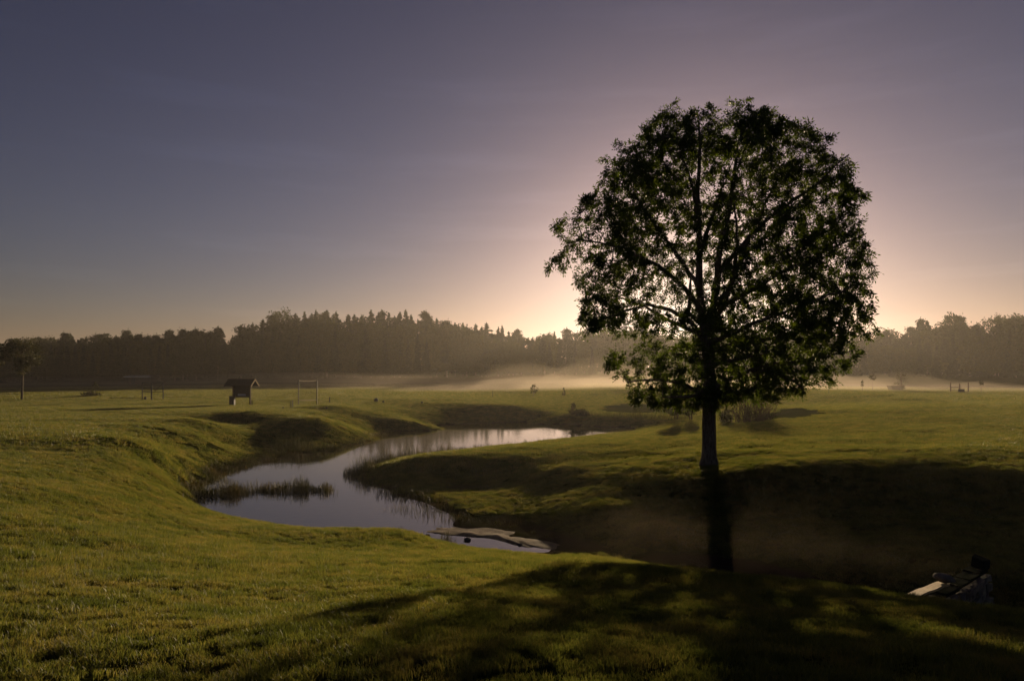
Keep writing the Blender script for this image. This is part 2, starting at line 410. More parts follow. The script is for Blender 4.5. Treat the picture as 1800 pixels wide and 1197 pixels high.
# ------------------------------------------------------------------ lawn grass (real blades, instanced in patches)
SAND_PX = [(735, 931), (770, 924), (800, 918.5), (860, 919), (915, 928), (950, 938), (985, 950), (1005, 962), (985, 969), (930, 962), (885, 951), (850, 944), (800, 941), (760, 937)]
SAND = [W(px, py, 0.03) for px, py in SAND_PX]
BUNKERS = [[(1040, 722), (1060, 714), (1095, 709.5), (1130, 709), (1160, 712), (1175, 718), (1160, 724), (1120, 727), (1070, 726)],
           [(1145, 723), (1165, 715), (1190, 711), (1225, 712), (1240, 720), (1215, 731), (1170, 731)],
           [(1330, 738), (1345, 727), (1375, 719), (1410, 717), (1440, 720), (1452, 725), (1435, 731), (1390, 736)]]
def bladed_patch(name, size, count, h, w, segs, lean, seed):
    r = np.random.default_rng(seed)
    x = r.uniform(-size / 2, size / 2, count); y = r.uniform(-size / 2, size / 2, count)
    # mown turf grows in clumps
    cl = np.clip(0.78 + 0.75 * vnoise(x / 0.13 + seed, y / 0.13, seed), 0.3, 1.6)
    hh = h * r.uniform(0.55, 1.25, count) * cl
    a = r.uniform(0, 2 * math.pi, count); ww = w * r.uniform(0.6, 1.3, count)
    dx, dy = np.cos(a) * ww / 2, np.sin(a) * ww / 2
    la = r.uniform(0, 2 * math.pi, count); ll = hh * r.uniform(0.1, lean, count)
    lx, ly = np.cos(la) * ll, np.sin(la) * ll
    z0 = -0.012
    if segs == 1:
        v = np.stack([np.stack([x - dx, y - dy, np.full(count, z0)], -1), np.stack([x + dx, y + dy, np.full(count, z0)], -1), np.stack([x + lx, y + ly, hh], -1)], 1)
        f = np.arange(count * 3).reshape(-1, 3)
    else:
        mx, my, mz = x + lx * .35, y + ly * .35, hh * .62
        v = np.stack([np.stack([x - dx, y - dy, np.full(count, z0)], -1), np.stack([x + dx, y + dy, np.full(count, z0)], -1),
                      np.stack([mx - dx * .8, my - dy * .8, mz], -1), np.stack([mx + dx * .8, my + dy * .8, mz], -1), np.stack([x + lx, y + ly, hh], -1)], 1)
        k = np.arange(count)[:, None] * 5
        f = np.concatenate([k + np.array([[0, 1, 3]]), k + np.array([[0, 3, 2]]), k + np.array([[2, 3, 4]])])
    return bpy.data.objects.new(name, np_mesh(name, v.reshape(-1, 3), f, M_GRASS))

def scatter(name, sources, pts, rot, scl, sel):
    col = bpy.data.collections.new(name)                       # the patch kinds, picked by index
    for q in sources: col.objects.link(q)
    me = bpy.data.meshes.new(name); me.vertices.add(len(pts)); me.vertices.foreach_set('co', np.asarray(pts, np.float32).ravel())
    a = me.attributes.new('rot', 'FLOAT_VECTOR', 'POINT'); a.data.foreach_set('vector', np.asarray(rot, np.float32).ravel())
    a = me.attributes.new('scl', 'FLOAT', 'POINT'); a.data.foreach_set('value', np.asarray(scl, np.float32))
    a = me.attributes.new('sel', 'INT', 'POINT'); a.data.foreach_set('value', np.asarray(sel, np.int32))
    ob = link(bpy.data.objects.new(name, me)); ob['kind'] = 'stuff'
    t = bpy.data.node_groups.new(name, 'GeometryNodeTree')
    t.interface.new_socket('Geometry', in_out='INPUT', socket_type='NodeSocketGeometry')
    t.interface.new_socket('Geometry', in_out='OUTPUT', socket_type='NodeSocketGeometry')
    gi = t.nodes.new('NodeGroupInput'); go = t.nodes.new('NodeGroupOutput')
    ip = t.nodes.new('GeometryNodeInstanceOnPoints'); ip.inputs['Pick Instance'].default_value = True
    ci = t.nodes.new('GeometryNodeCollectionInfo'); ci.inputs['Collection'].default_value = col
    ci.inputs['Separate Children'].default_value = True; ci.inputs['Reset Children'].default_value = True
    m2p = t.nodes.new('GeometryNodeMeshToPoints')
    def attr(nm, ty):
        q = t.nodes.new('GeometryNodeInputNamedAttribute'); q.data_type = ty; q.inputs['Name'].default_value = nm; return q.outputs[0]
    e2r = t.nodes.new('FunctionNodeEulerToRotation')
    L = t.links.new
    L(gi.outputs[0], m2p.inputs[0]); L(m2p.outputs[0], ip.inputs['Points']); L(ci.outputs[0], ip.inputs['Instance'])
    L(attr('rot', 'FLOAT_VECTOR'), e2r.inputs[0]); L(e2r.outputs[0], ip.inputs['Rotation']); L(attr('scl', 'FLOAT'), ip.inputs['Scale'])
    L(attr('sel', 'INT'), ip.inputs['Instance Index']); L(ip.outputs[0], go.inputs[0])
    md = ob.modifiers.new('grass', 'NODES'); md.node_group = t
    return ob

def normals(x, y, e):
    zx = (gz(x + e, y) - gz(x - e, y)) / (2 * e); zy = (gz(x, y + e) - gz(x, y - e)) / (2 * e)
    return zx, zy
LAWN = []
def lawn(r0, r1, step, kinds, half_deg, e):
    """jittered grid of patches between two distances inside the viewed fan"""
    g = np.arange(-r1, r1, step)
    X, Y = np.meshgrid(g, np.arange(-1.5, r1, step)); X = X.ravel(); Y = Y.ravel()
    X = X + rng.uniform(-.3, .3, X.size) * step; Y = Y + rng.uniform(-.3, .3, X.size) * step
    r = np.hypot(X, Y); th = np.degrees(np.arctan2(X, Y))
    k = (r >= r0) & (r < r1) & ((np.abs(th) < half_deg) | (r < 4))
    X, Y = X[k], Y[k]; Z = gz(X, Y)
    k = Z > 0.10
    k &= ~in_poly(X, Y, SAND)
    for b in BUNKERS_W: k &= ~in_poly(X, Y, b)
    X, Y, Z = X[k], Y[k], Z[k]
    zx, zy = normals(X, Y, e)
    # Euler XYZ that lays the patch on the slope after a random spin
    rot = np.zeros((len(X), 3))
    sp = rng.uniform(0, 2 * math.pi, len(X))
    for i in range(len(X)):
        nrm = Vector((-zx[i], -zy[i], 1)).normalized()
        q = Vector((0, 0, 1)).rotation_difference(nrm) @ Matrix.Rotation(sp[i], 3, 'Z').to_quaternion()
        rot[i] = q.to_euler()
    LAWN.append((np.stack([X, Y, Z], -1), rot, rng.uniform(0.85, 1.2, len(X)), rng.choice(kinds, len(X))))
BUNKERS_W = []
for bpoly in BUNKERS:
    BUNKERS_W.append([G(px, py) for px, py in bpoly])
turf = [bladed_patch('turf_%d' % i, 0.6, 2600, 0.050, 0.0042, 2, 0.8, 100 + i) for i in range(3)]
turf += [bladed_patch('turf_%d' % i, 0.7, 1900, 0.060, 0.0075, 1, 0.8, 200 + i) for i in range(3, 6)]
turf += [bladed_patch('turf_%d' % i, 1.6, 2000, 0.075, 0.018, 1, 0.8, 300 + i) for i in range(6, 8)]
turf += [bladed_patch('turf_8', 4.6, 4200, 0.11, 0.05, 1, 0.8, 308)]
lawn(0.0, 9.0, 0.45, [0, 1, 2], 42, 0.2)
lawn(8.6, 30.0, 0.5, [3, 4, 5], 41, 0.3)
lawn(29.0, 90.0, 1.1, [6, 7], 41, 0.6)
lawn(89.0, 165.0, 3.4, [8], 41, 1.0)
scatter('lawn_grass', turf, *[np.concatenate([q[k] for q in LAWN]) for k in range(4)])

# ------------------------------------------------------------------ sand
def drape(name, poly, dz, mat_, n=26, dish=0.0, level=None):
    """flat-lying patch with an uneven edge that follows the ground"""
    poly = [np.array(p[:2]) for p in poly]
    lo = np.min(poly, 0); hi = np.max(poly, 0)
    pts = []
    P = np.array(poly); c = P.mean(0)
    ring = []
    for i in range(len(P)):                                   # Catmull-Rom outline
        p0, p1, p2, p3 = P[i - 1], P[i], P[(i + 1) % len(P)], P[(i + 2) % len(P)]
        for t in np.linspace(0, 1, 6, endpoint=False):
            ring.append(0.5 * (2 * p1 + (p2 - p0) * t + (2 * p0 - 5 * p1 + 4 * p2 - p3) * t * t + (3 * p1 - p0 - 3 * p2 + p3) * t ** 3))
    ring = np.array(ring); k = len(ring); rows = 14
    sz_ = np.linalg.norm(hi - lo); nz_ = fbm(ring[:, 0] / (sz_ * .09), ring[:, 1] / (sz_ * .05), 71, 3)
    ring = c + (ring - c) * (1 + 0.11 * nz_)[:, None]
    v = []; f = []
    for j in range(rows):
        t = 1 - j / rows
        q = c + (ring - c) * t
        z = gz(q[:, 0], q[:, 1]) + dz * (1 if j else -1.5) - dish * (1 - t * t)
        if level is not None:                                  # an islet of sediment barely out of the water
            z = -0.03 + level * (1 - t ** 3) + 0.022 * fbm(q[:, 0] * 2.3, q[:, 1] * 2.3, 61, 3) * (1 - t ** 2)
        v.append(np.column_stack([q, z]))
        if j:
            a = np.arange(k); b2 = (a + 1) % k
            f += list(zip((j - 1) * k + a, (j - 1) * k + b2, j * k + b2, j * k + a))
    v = np.concatenate(v)
    mb = MB(); mb.add(v, [tuple(int(i) for i in q) for q in f] + [tuple(range((rows - 1) * k, rows * k))])
    return mb.build(name, mat_, None, True)
sb = drape('sand_bar', SAND, 0.035, M_SAND, level=0.075); sb['kind'] = 'structure'
for i, b in enumerate(BUNKERS_W):
    bo = drape('sand_bunker', b, 0.05, M_BUNKER, dish=0.4)
    tag(bo, ['shallow grey sand bunker beyond the far end of the pond', 'pale sand bunker just behind the lower left branches of the big tree',
             'sand bunker to the right of the twiggy shrub behind the trunk'][i], 'sand bunker', 'sand bunkers on the course')

# ------------------------------------------------------------------ the big tree
TB = W(1247, 815, 1.4); TB[2] = gz(TB[:1], TB[1:2])[0] - 0.03
PPM = FOC / TB[1]
def tl(px, py, dep=0.0): return np.array(((px - 1247) / PPM, dep, (815 - py) / PPM))
OUT = np.array([(172, 1215, 1250), (186, 1160, 1328), (215, 1128, 1352), (250, 1095, 1440), (290, 1056, 1462), (330, 1032, 1480), (370, 1010, 1490), (410, 980, 1493),
                (440, 972, 1500), (480, 996, 1497), (520, 1008, 1492), (555, 1014, 1502), (580, 1024, 1502), (600, 1078, 1486), (640, 1070, 1482), (668, 1086, 1440), (688, 1095, 1360), (706, 1150, 1225)], float)
def env(py):
    return np.interp(py, OUT[:, 0], OUT[:, 1]), np.interp(py, OUT[:, 0], OUT[:, 2])
LIMBS = [
    [(1247, 815, 0), (1246, 740, 0), (1248, 660, 0), (1243, 600, 0.05), (1237, 560, 0.1), (1230, 500, 0.1), (1232, 430, 0.2), (1227, 340, 0.0), (1229, 250, -0.1), (1226, 195, 0)],
    [(1243, 585, 0), (1255, 520, -0.2), (1258, 450, -0.4), (1276, 360, -0.5), (1292, 260, -0.4), (1305, 205, -0.3)],
    [(1243, 575, 0), (1275, 530, 0.3), (1312, 455, 0.8), (1352, 370, 1.2), (1392, 290, 1.2)],
    [(1240, 600, 0), (1215, 562, 0.1), (1180, 541, 0.1), (1140, 532, -0.1), (1095, 545, -0.2), (1050, 560, -0.3)],
    [(1235, 545, 0.1), (1200, 505, -0.4), (1150, 470, -0.8), (1090, 440, -0.9), (1020, 425, -0.8)],
    [(1232, 500, 0.1), (1180, 420, 0.5), (1130, 340, 0.9), (1085, 295, 1.0)],
    [(1252, 675, 0), (1300, 655, -0.1), (1345, 637, -0.2), (1400, 632, -0.3), (1450, 622, -0.4), (1490, 612, -0.4)],
    [(1318, 648, -0.12), (1350, 645, -0.4), (1385, 666, -0.6), (1402, 688, -0.7)],
    [(1248, 612, 0), (1300, 602, 0.4), (1370, 590, 0.7), (1440, 570, 0.9), (1500, 562, 1.0)],
    [(1248, 695, 0), (1200, 672, -0.3), (1150, 662, -0.5), (1100, 668, -0.6)],
    [(1256, 480, -0.3), (1320, 400, -1.2), (1400, 340, -1.9), (1440, 300, -2.2)],
    [(1262, 540, 0), (1340, 490, -0.8), (1420, 450, -1.2), (1490, 420, -1.2)],
    [(1240, 570, 0.1), (1230, 540, 1.6), (1250, 480, 3.0), (1270, 430, 4.0)], [(1240, 590, 0), (1200, 560, 1.4), (1150, 520, 2.6), (1110, 500, 3.4)],
    [(1238, 555, 0), (1260, 510, -1.6), (1250, 450, -3.0), (1230, 400, -4.0)], [(1243, 600, 0), (1300, 570, -1.5), (1370, 540, -2.6), (1420, 520, -3.2)],
    [(1232, 440, 0.2), (1200, 350, -1.6), (1160, 280, -2.4)], [(1232, 440, 0.2), (1280, 350, 1.8), (1320, 260, 2.4)], [(1244, 640, 0), (1220, 620, 1.6), (1180, 600, 3.0)],
    [(1244, 640, 0), (1270, 630, -1.6), (1290, 620, -3.2)], [(1247, 690, 0), (1230, 680, -1.2), (1190, 690, -2.0), (1140, 690, -2.2)]]
nodes = []; parent = []
def add_limb(pts):
    pts = [tl(*q) for q in pts]
    if not nodes: last = -1
    else: last = int(np.argmin(np.linalg.norm(np.array(nodes) - pts[0], axis=1)))
    first = True
    for a, b in zip(pts[:-1], pts[1:]):
        k = max(2, int(np.linalg.norm(b - a) / 0.28))
        for t in np.linspace(0, 1, k + 1)[(0 if (first and last == -1) else 1):]:
            nodes.append(a * (1 - t) + b * t + rng.normal(0, 0.018, 3) * (len(nodes) > 30)); parent.append(last); last = len(nodes) - 1
        first = False
limb_r = {}
for li, l in enumerate(LIMBS):
    s0_ = len(nodes); add_limb(l); k_ = len(nodes) - s0_
    if li: 
        for q_ in range(k_): limb_r[s0_ + q_] = (0.13 if li < 3 else 0.085) * (1 - q_ / k_) ** 0.8 + 0.014
# attraction points fill the crown's body
att = []
while len(att) < 5600:
    py = rng.uniform(172, 706); xl, xr = env(py)
    xl += 24 * vnoise(np.array([py / 30.0]), np.array([0.5]), 91)[0]; xr += 24 * vnoise(np.array([py / 30.0]), np.array([3.5]), 92)[0]
    if rng.uniform() < 0.05 and py > 240: xl -= 24; xr += 24
    if py > 585 and rng.uniform() < 0.35: continue
    a = (xr - xl) / 2; px = rng.uniform(xl, xr)
    if py < 172 + 44 * max(0.0, vnoise(np.array([px / 34.0]), np.array([7.5]), 93)[0]) + 26 * abs(px - 1235) / 120 * (py < 230): continue
    xn = (px - (xl + xr) / 2) / max(a, 1)
    dep_max = min(a, 235) / PPM * 0.92 * math.sqrt(max(0, 1 - xn * xn))
    dep = rng.uniform(-1, 1) * dep_max
    p = tl(px, py, dep)
    cx_ = tl((xl + xr) / 2, py)[0]
    rho = math.hypot((p[0] - cx_) / (a / PPM), dep / max(0.05, a / PPM * 0.92))
    if rng.uniform() > 0.22 + 0.78 * rho: continue
    if ((px - 1136) / 40) ** 2 + ((py - 528) / 24) ** 2 < 1 and abs(dep) < 3.5: continue      # the open pocket round the left limb
    if ((px - 1212) / 30) ** 2 + ((py - 505) / 60) ** 2 < 1 and abs(dep) < 3.0: continue
    if px < 1105 and 566 < py < 606 and px > 1030: continue
    if vnoise(np.array([p[0] / 1.3 + 9]), np.array([p[2] / 1.1 + dep / 1.7]), 77)[0] < -0.36: continue
    att.append(p)
att = np.array(att)
nd = np.array(nodes); pa = list(parent)
best = np.full(len(att), 1e9); bi = np.zeros(len(att), int)
def refresh(start):
    global best, bi
    new = nd[start:]
    for i in range(0, len(new), 400):
        d = np.linalg.norm(att[:, None] - new[None, i:i + 400], axis=2)
        j = d.argmin(1); dm = d[np.arange(len(att)), j]
        u = dm < best
        best[u] = dm[u]; bi[u] = j[u] + start + i
refresh(0)
alive = np.ones(len(att), bool); STEP, KILL = 0.24, 0.30
for it in range(90):
    alive &= best > KILL
    if not alive.any(): break
    act = np.where(alive & (best < 3.5))[0]
    if len(act) == 0: break
    dirs = {}
    u = (att[act] - nd[bi[act]]); u /= np.linalg.norm(u, axis=1)[:, None]
    acc = np.zeros_like(nd); np.add.at(acc, bi[act], u)
    src = np.unique(bi[act]); v = acc[src]; ln = np.linalg.norm(v, axis=1); okk = ln > 0.05
    src, v = src[okk], v[okk] / ln[okk][:, None]
    v = v + rng.normal(0, 0.13, v.shape) + np.array((0, 0, -0.05)); v /= np.linalg.norm(v, axis=1)[:, None]
    new = nd[src] + v * STEP
    s0 = len(nd); nd = np.concatenate([nd, new]); pa.extend(src.tolist())
    refresh(s0)
    if len(nd) > 14000: break
nn = len(nd); pa = np.array(pa)
kids = np.bincount(pa[pa >= 0], minlength=nn)
r25 = np.zeros(nn)
for i in range(nn - 1, -1, -1):
    if kids[i] == 0: r25[i] = 0.0065 ** 2.35
    if pa[i] >= 0: r25[pa[i]] += r25[i]
rr = np.minimum(r25 ** (1 / 2.35), 0.26)
for q_, v_ in limb_r.items(): rr[q_] = max(rr[q_], v_)
# the pipe model can run out of order along seeded limbs; the trunk keeps its measured girth
for i in range(nn):
    z = nd[i][2]
    if i < 52 and z < 4.6: rr[i] = max(0.20, 0.265 - 0.012 * z) + 0.12 * math.exp(-z / 0.16)
    elif i < 60: rr[i] = max(rr[i], 0.17 - 0.016 * (z - 4.6), 0.02)
bv, bf = [], []
tv, tf = [], []
def seg(vs, fs, a, b, ra, rb, k):
    t = b - a; t = t / (np.linalg.norm(t) + 1e-9)
    u = np.cross(t, (0.3, 0.2, 0.93) if abs(t[2]) < .9 else (1, .1, 0)); u /= np.linalg.norm(u); w = np.cross(t, u)
    s = len(vs)
    for c_, r_ in ((a, ra), (b, rb)):
        for q in range(k):
            an = 2 * math.pi * q / k
            vs.append(c_ + (u * math.cos(an) + w * math.sin(an)) * r_)
    for q in range(k): fs.append((s + q, s + (q + 1) % k, s + k + (q + 1) % k, s + k + q))
stem = []; i = 0
main_n = 0
while main_n < nn - 1 and pa[main_n + 1] == main_n: main_n += 1
for i in range(main_n + 1, nn):
    p = pa[i]
    ra = min(rr[p], rr[i] * 1.35 + 0.004); rb = rr[i]
    seg(bv, bf, nd[p], nd[i] + (nd[i] - nd[p]) * 0.05, ra, rb, 7 if rb > 0.05 else (5 if rb > 0.018 else 3))
tree = empty('broadleaf_tree', TB)
tag(tree, 'large round-crowned broadleaf tree silhouetted against the sunrise', 'tree')
tk = MB()
pts = [nd[i] for i in range(main_n + 1)]; rads = [float(rr[i]) for i in range(main_n + 1)]
for i in range(1, len(rads)): rads[i] = min(rads[i], rads[i - 1])
pts = [pts[0] + np.array((0, 0, -0.25))] + pts; rads = [rads[0] * 1.25] + rads
tk.tube(pts, rads, 18)
tv = np.array(tk.v); an = np.arctan2(tv[:, 1], tv[:, 0])
q = 1 + 0.07 * np.sin(an * 5 + tv[:, 2] * 1.3) * np.exp(-tv[:, 2] / 1.2) + 0.035 * vnoise(an * 3.0 + 20, tv[:, 2] * 3.0, 3)
c0 = np.repeat(np.array(pts), 18, 0)[:len(tv)]
tv = c0 + (tv - c0) * q[:, None]
tk.v = [tuple(p) for p in tv]
tk.build('trunk', M_BARK, tree, True)
mbk = MB(); mbk.v = [tuple(p) for p in bv]; mbk.f = bf
mbk.build('limbs', M_BARK, tree, True)
# compound leaves on the twigs
tw = np.where((rr < 0.016) & (np.arange(nn) > main_n) & (nd[:, 2] > 2.2))[0]
cand = np.concatenate([tw, tw[kids[tw] == 0], tw[kids[tw] == 0]])
cw_ = np.exp(0.65 * (vnoise(nd[cand, 0] / 0.75 + nd[cand, 1] * 0.9, nd[cand, 2] / 0.7 + nd[cand, 1] * 0.5, 55) + 0.5 * vnoise(nd[cand, 0] / 0.3, nd[cand, 2] / 0.3 + nd[cand, 1], 56)))
lc = rng.choice(cand, 46000, p=cw_ / cw_.sum())
def leaves(base, outward, size, nleaf, r):
    """drooping compound leaves: pairs of lance-shaped leaflets along a stalk"""
    k = len(base)
    ax = outward + r.normal(0, 0.55, (k, 3)) + np.array((0, 0, -0.25)); ax /= np.linalg.norm(ax, axis=1)[:, None]
    side = np.cross(ax, r.normal(0, 1, (k, 3)) * 0.6 + np.array((0, 0, 1.0))); side /= np.linalg.norm(side, axis=1)[:, None] + 1e-9
    V = []
    sz = size * r.uniform(0.7, 1.25, k)
    for j in range(nleaf):
        t = (j // 2 + 1) / (nleaf // 2 + 1); sg = 1 if j % 2 else -1
        if j == nleaf - 1: sg = 0; t = 1.0
        o_ = base + ax * (sz * 2.1 * t)[:, None] + np.array((0, 0, -1.0)) * (sz * 0.55 * t * t)[:, None]
        d_ = ax * (0.55 if sg else 1.0) + side * sg * 0.85 + r.normal(0, 0.22, (k, 3)) + np.array((0, 0, -0.28)); d_ /= np.linalg.norm(d_, axis=1)[:, None]
        w_ = np.cross(d_, r.normal(0, 1, (k, 3)) * 0.7 + np.array((0, 0, 1.0))); w_ /= np.linalg.norm(w_, axis=1)[:, None] + 1e-9
        w_ = np.cross(w_, d_) * 0.35 + w_
        l_ = (sz * r.uniform(0.8, 1.15, k))[:, None]
        V.append(np.stack([o_, o_ + d_ * l_ * 0.45 + w_ * l_ * 0.19, o_ + d_ * l_, o_ + d_ * l_ * 0.45 - w_ * l_ * 0.19], 1))
    V = np.concatenate(V).reshape(-1, 3)
    return V, np.arange(len(V)).reshape(-1, 4)
ow = nd[lc] - nd[pa[lc]]; ow /= np.linalg.norm(ow, axis=1)[:, None] + 1e-9
V, F = leaves(nd[lc] + rng.normal(0, 0.04, (len(lc), 3)), ow, 0.113, 7, rng)
link(bpy.data.objects.new('crown', np_mesh('crown', V, F, M_LEAF)), tree)

# ------------------------------------------------------------------ woodland on the far side
def quads_at(c, size, r, flat=0.0):
    k = len(c)
    a = r.normal(0, 1, (k, 3)); a[:, 2] *= (1 - flat); a /= np.linalg.norm(a, axis=1)[:, None]
    b = np.cross(a, r.normal(0, 1, (k, 3))); b /= np.linalg.norm(b, axis=1)[:, None]
    s = (size * r.uniform(0.6, 1.4, k))[:, None]
    V = np.stack([c - a * s, c + b * s * 0.55, c + a * s, c - b * s * 0.55], 1).reshape(-1, 3)
    return V, np.arange(len(V)).reshape(-1, 4)
def proto_spruce(seed):
    r = np.random.default_rng(seed); P = []; H = 20.0
    lv = np.arange(2.2, H - 0.4, 0.55)
    for z in lv:
        t = 1 - (z - 1.5) / (H - 1.5); R = 0.25 + 3.1 * t ** 0.85 * r.uniform(0.75, 1.15)
        nb = int(4 + 6 * t)
        for k in range(nb):
            a = r.uniform(0, 6.283); L_ = R * r.uniform(0.7, 1.1)
            m_ = int(5 + 10 * t)
            s = r.uniform(0.12, 1, m_) ** 0.8
            P.append(np.stack([np.cos(a) * L_ * s, np.sin(a) * L_ * s, z - 0.45 * L_ * s + 0.18 * L_ * s ** 3 - r.uniform(0, .25, m_)], -1) + r.normal(0, 0.12, (m_, 3)))
    P.append(np.stack([np.zeros(14), np.zeros(14), np.linspace(H - 1.4, H, 14)], -1) + r.normal(0, .05, (14, 3)))
    V, F = quads_at(np.concatenate(P), 0.42, r, 0.5)
    tk = MB().tube([(0, 0, -0.4), (0, 0, 6), (0, 0, H - 0.5)], [0.26, 0.19, 0.02], 6)
    return tk.mesh('trunk', M_BARK, True), np_mesh('crown', V, F, M_FOREST), H
def proto_pine(seed):
    r = np.random.default_rng(seed); P = []; H = 20.0
    tk = MB(); lean = r.normal(0, 0.5, 2)
    tk.tube([(0, 0, -0.4), (lean[0] * .3, lean[1] * .3, 8), (lean[0], lean[1], H - 1)], [0.27, 0.2, 0.05], 6)
    for z in np.arange(H * 0.42, H - 0.3, 0.5):
        t = (z / H - 0.42) / 0.58; R = (0.35 + 2.9 * (1 - t) ** 0.75 * min(1, 0.45 + 1.8 * t)) * r.uniform(0.45, 1.15)
        for k in range(int(r.integers(2, 5))):
            a = r.uniform(0, 6.283); e = np.array((lean[0] * z / H + math.cos(a) * R, lean[1] * z / H + math.sin(a) * R, z + R * 0.18))
            tk.tube([(lean[0] * z / H, lean[1] * z / H, z - 0.3), tuple(e)], [0.06, 0.02], 3, False)
            P.append(e + r.normal(0, 1, (34, 3)) * np.array((0.5, 0.5, 0.3)))
            P.append(e * np.array((0.6, 0.6, 1)) + r.normal(0, 1, (14, 3)) * np.array((0.5, 0.5, 0.35)))
    P.append(np.array((lean[0], lean[1], H - 0.4)) + r.normal(0, 1, (60, 3)) * np.array((0.5, 0.5, 0.5)))
    V, F = quads_at(np.concatenate(P), 0.30, r, 0.3)
    return tk.mesh('trunk', M_BARK, True), np_mesh('crown', V, F, M_FOREST), H
def proto_broad(seed):
    r = np.random.default_rng(seed); P = []; H = 18.0
    tk = MB().tube([(0, 0, -0.4), (r.normal(0, .3), r.normal(0, .3), 6), (0, 0, H * 0.8)], [0.34, 0.24, 0.05], 6)
    for k in range(70):
        z = H * r.uniform(0.18, 0.97); t = z / H
        R = 4.4 * max(0.12, math.sin(math.pi * min(0.97, (t - 0.05) * 0.95)) ** 0.6) * r.uniform(0.5, 1.05); a = r.uniform(0, 6.283)
        c = np.array((math.cos(a) * R, math.sin(a) * R, z))
        if k % 4 == 0: tk.tube([(0, 0, z * 0.75), tuple(c)], [0.09, 0.02], 3, False)
        P.append(c + r.normal(0, 1, (44, 3)) * np.array((0.85, 0.85, 0.6)))
    V, F = quads_at(np.concatenate(P), 0.36, r, 0.0)
    return tk.mesh('trunk', M_BARK, True), np_mesh('crown', V, F, M_BROAD), H
PROTO = {'spruce': [proto_spruce(40 + i) for i in range(3)], 'pine': [proto_pine(50 + i) for i in range(4)], 'broad': [proto_broad(60 + i) for i in range(3)]}
NAMES = {'spruce': 'spruce_tree', 'pine': 'pine_tree', 'broad': 'woodland_tree'}
def stand(kind, x, y, height, label, group=None, wide=1.0, variant=None, cat='tree', name=None):
    tm, cm, H = PROTO[kind][variant if variant is not None else random.randrange(len(PROTO[kind]))]
    z = float(gz(np.array([x]), np.array([y]))[0])
    e = empty(name or NAMES[kind], (x, y, z), random.uniform(0, 6.28))
    s = height / H; e.scale = (s * wide, s * wide, s)
    tag(e, label, cat, group)
    link(bpy.data.objects.new('trunk', tm), e); link(bpy.data.objects.new('crown', cm), e)
    return e
SKY = np.array([(-120, 598), (-60, 598), (0, 597), (60, 595), (105, 594), (117, 580), (130, 592), (165, 592), (190, 580), (205, 592), (222, 582), (250, 590), (275, 592), (300, 584), (322, 581), (350, 578), (384, 575), (398, 602), (415, 585),
                (427, 562), (450, 566), (461, 560), (476, 557), (493, 550), (508, 548), (525, 552), (545, 550), (563, 544), (587, 546), (603, 556), (615, 552), (632, 550), (648, 544), (662, 550), (680, 549), (697, 547), (722, 550), (740, 555),
                (770, 556), (800, 560), (830, 565), (850, 569), (878, 572), (892, 582), (935, 586), (955, 583), (980, 582), (1000, 586), (1040, 580), (1080, 575), (1120, 578), (1300, 586), (1500, 588),
                (1530, 590), (1572, 580), (1590, 588), (1622, 561), (1640, 572), (1662, 566), (1690, 550), (1705, 570), (1716, 560), (1735, 580), (1745, 562), (1772, 560), (1800, 550), (1870, 556), (1960, 560)], float)
LX = np.array([(-150, 200), (380, 215), (430, 240), (600, 250), (900, 280), (1200, 310), (1500, 265), (1800, 215), (1950, 210)], float)
BINS = [(60, 'behind the small round tree at far left'), (230, 'between the small round tree and the cage'), (330, 'behind the open cage'), (410, 'left of the roofed notice board'), (470, 'right behind the roofed notice board'),
        (530, 'between the notice board and the white-banded net'), (580, 'behind the white-banded net'), (660, 'just right of the white-banded net'), (760, 'at the crest of the wooded hill'), (860, 'on the falling slope of the wooded hill'),
        (960, 'behind the lone sapling in the mist'), (1060, 'at the left edge of the big tree crown'), (1240, 'behind the left half of the big tree'), (1370, 'behind the middle right of the big tree'), (1500, 'behind the right edge of the big tree'),
        (1600, 'just right of the big tree crown'), (1700, 'above the low bench on the right'), (2000, 'at the right edge of the picture')]
KW = {'spruce': 'pointed spruce', 'pine': 'ragged pine', 'broad': 'rounded broadleaf'}
def bin_of(px):
    for e, t in BINS:
        if px < e: return t
def kind_at(px, r):
    if px < 110: w = (0.1, 0.25, 0.65)
    elif px < 405: w = (0.1, 0.6, 0.3)
    elif px < 900: w = (0.8, 0.17, 0.03)
    elif px < 1000: w = (0.5, 0.1, 0.4)
    elif px < 1530: w = (0.1, 0.05, 0.85)
    else: w = (0.25, 0.4, 0.35)
    return r.choices(('spruce', 'pine', 'broad'), w)[0]
rf = random.Random(5)
WDT = {'spruce': 0.92, 'pine': 0.9, 'broad': 0.8}
SKYLINE = []
ORD = ('first', 'second', 'third', 'fourth', 'fifth', 'sixth', 'seventh', 'eighth', 'ninth', 'tenth', 'eleventh', 'twelfth', 'thirteenth', 'fourteenth', 'fifteenth', 'sixteenth', 'seventeenth', 'eighteenth')
px = -20
while px < 1825:                                                # the trees that make the skyline
    k = kind_at(px, rf)
    y = np.interp(px, SKY[:, 0], SKY[:, 1]) + rf.choice((-4, -1, 0, 2, 4, 7, 10)) + rf.uniform(-2, 2)
    d = np.interp(px, LX[:, 0], LX[:, 1]) + rf.uniform(-6, 10)
    x = (px - 900) / FOC * d
    h = (HOR - y) / FOC * d + EYE - float(gz(np.array([x]), np.array([d]))[0])
    SKYLINE.append((k, x, d, h, px))
    px += rf.choice((7, 9, 11, 14, 18, 21)) * rf.uniform(0.85, 1.15)
seen = {}
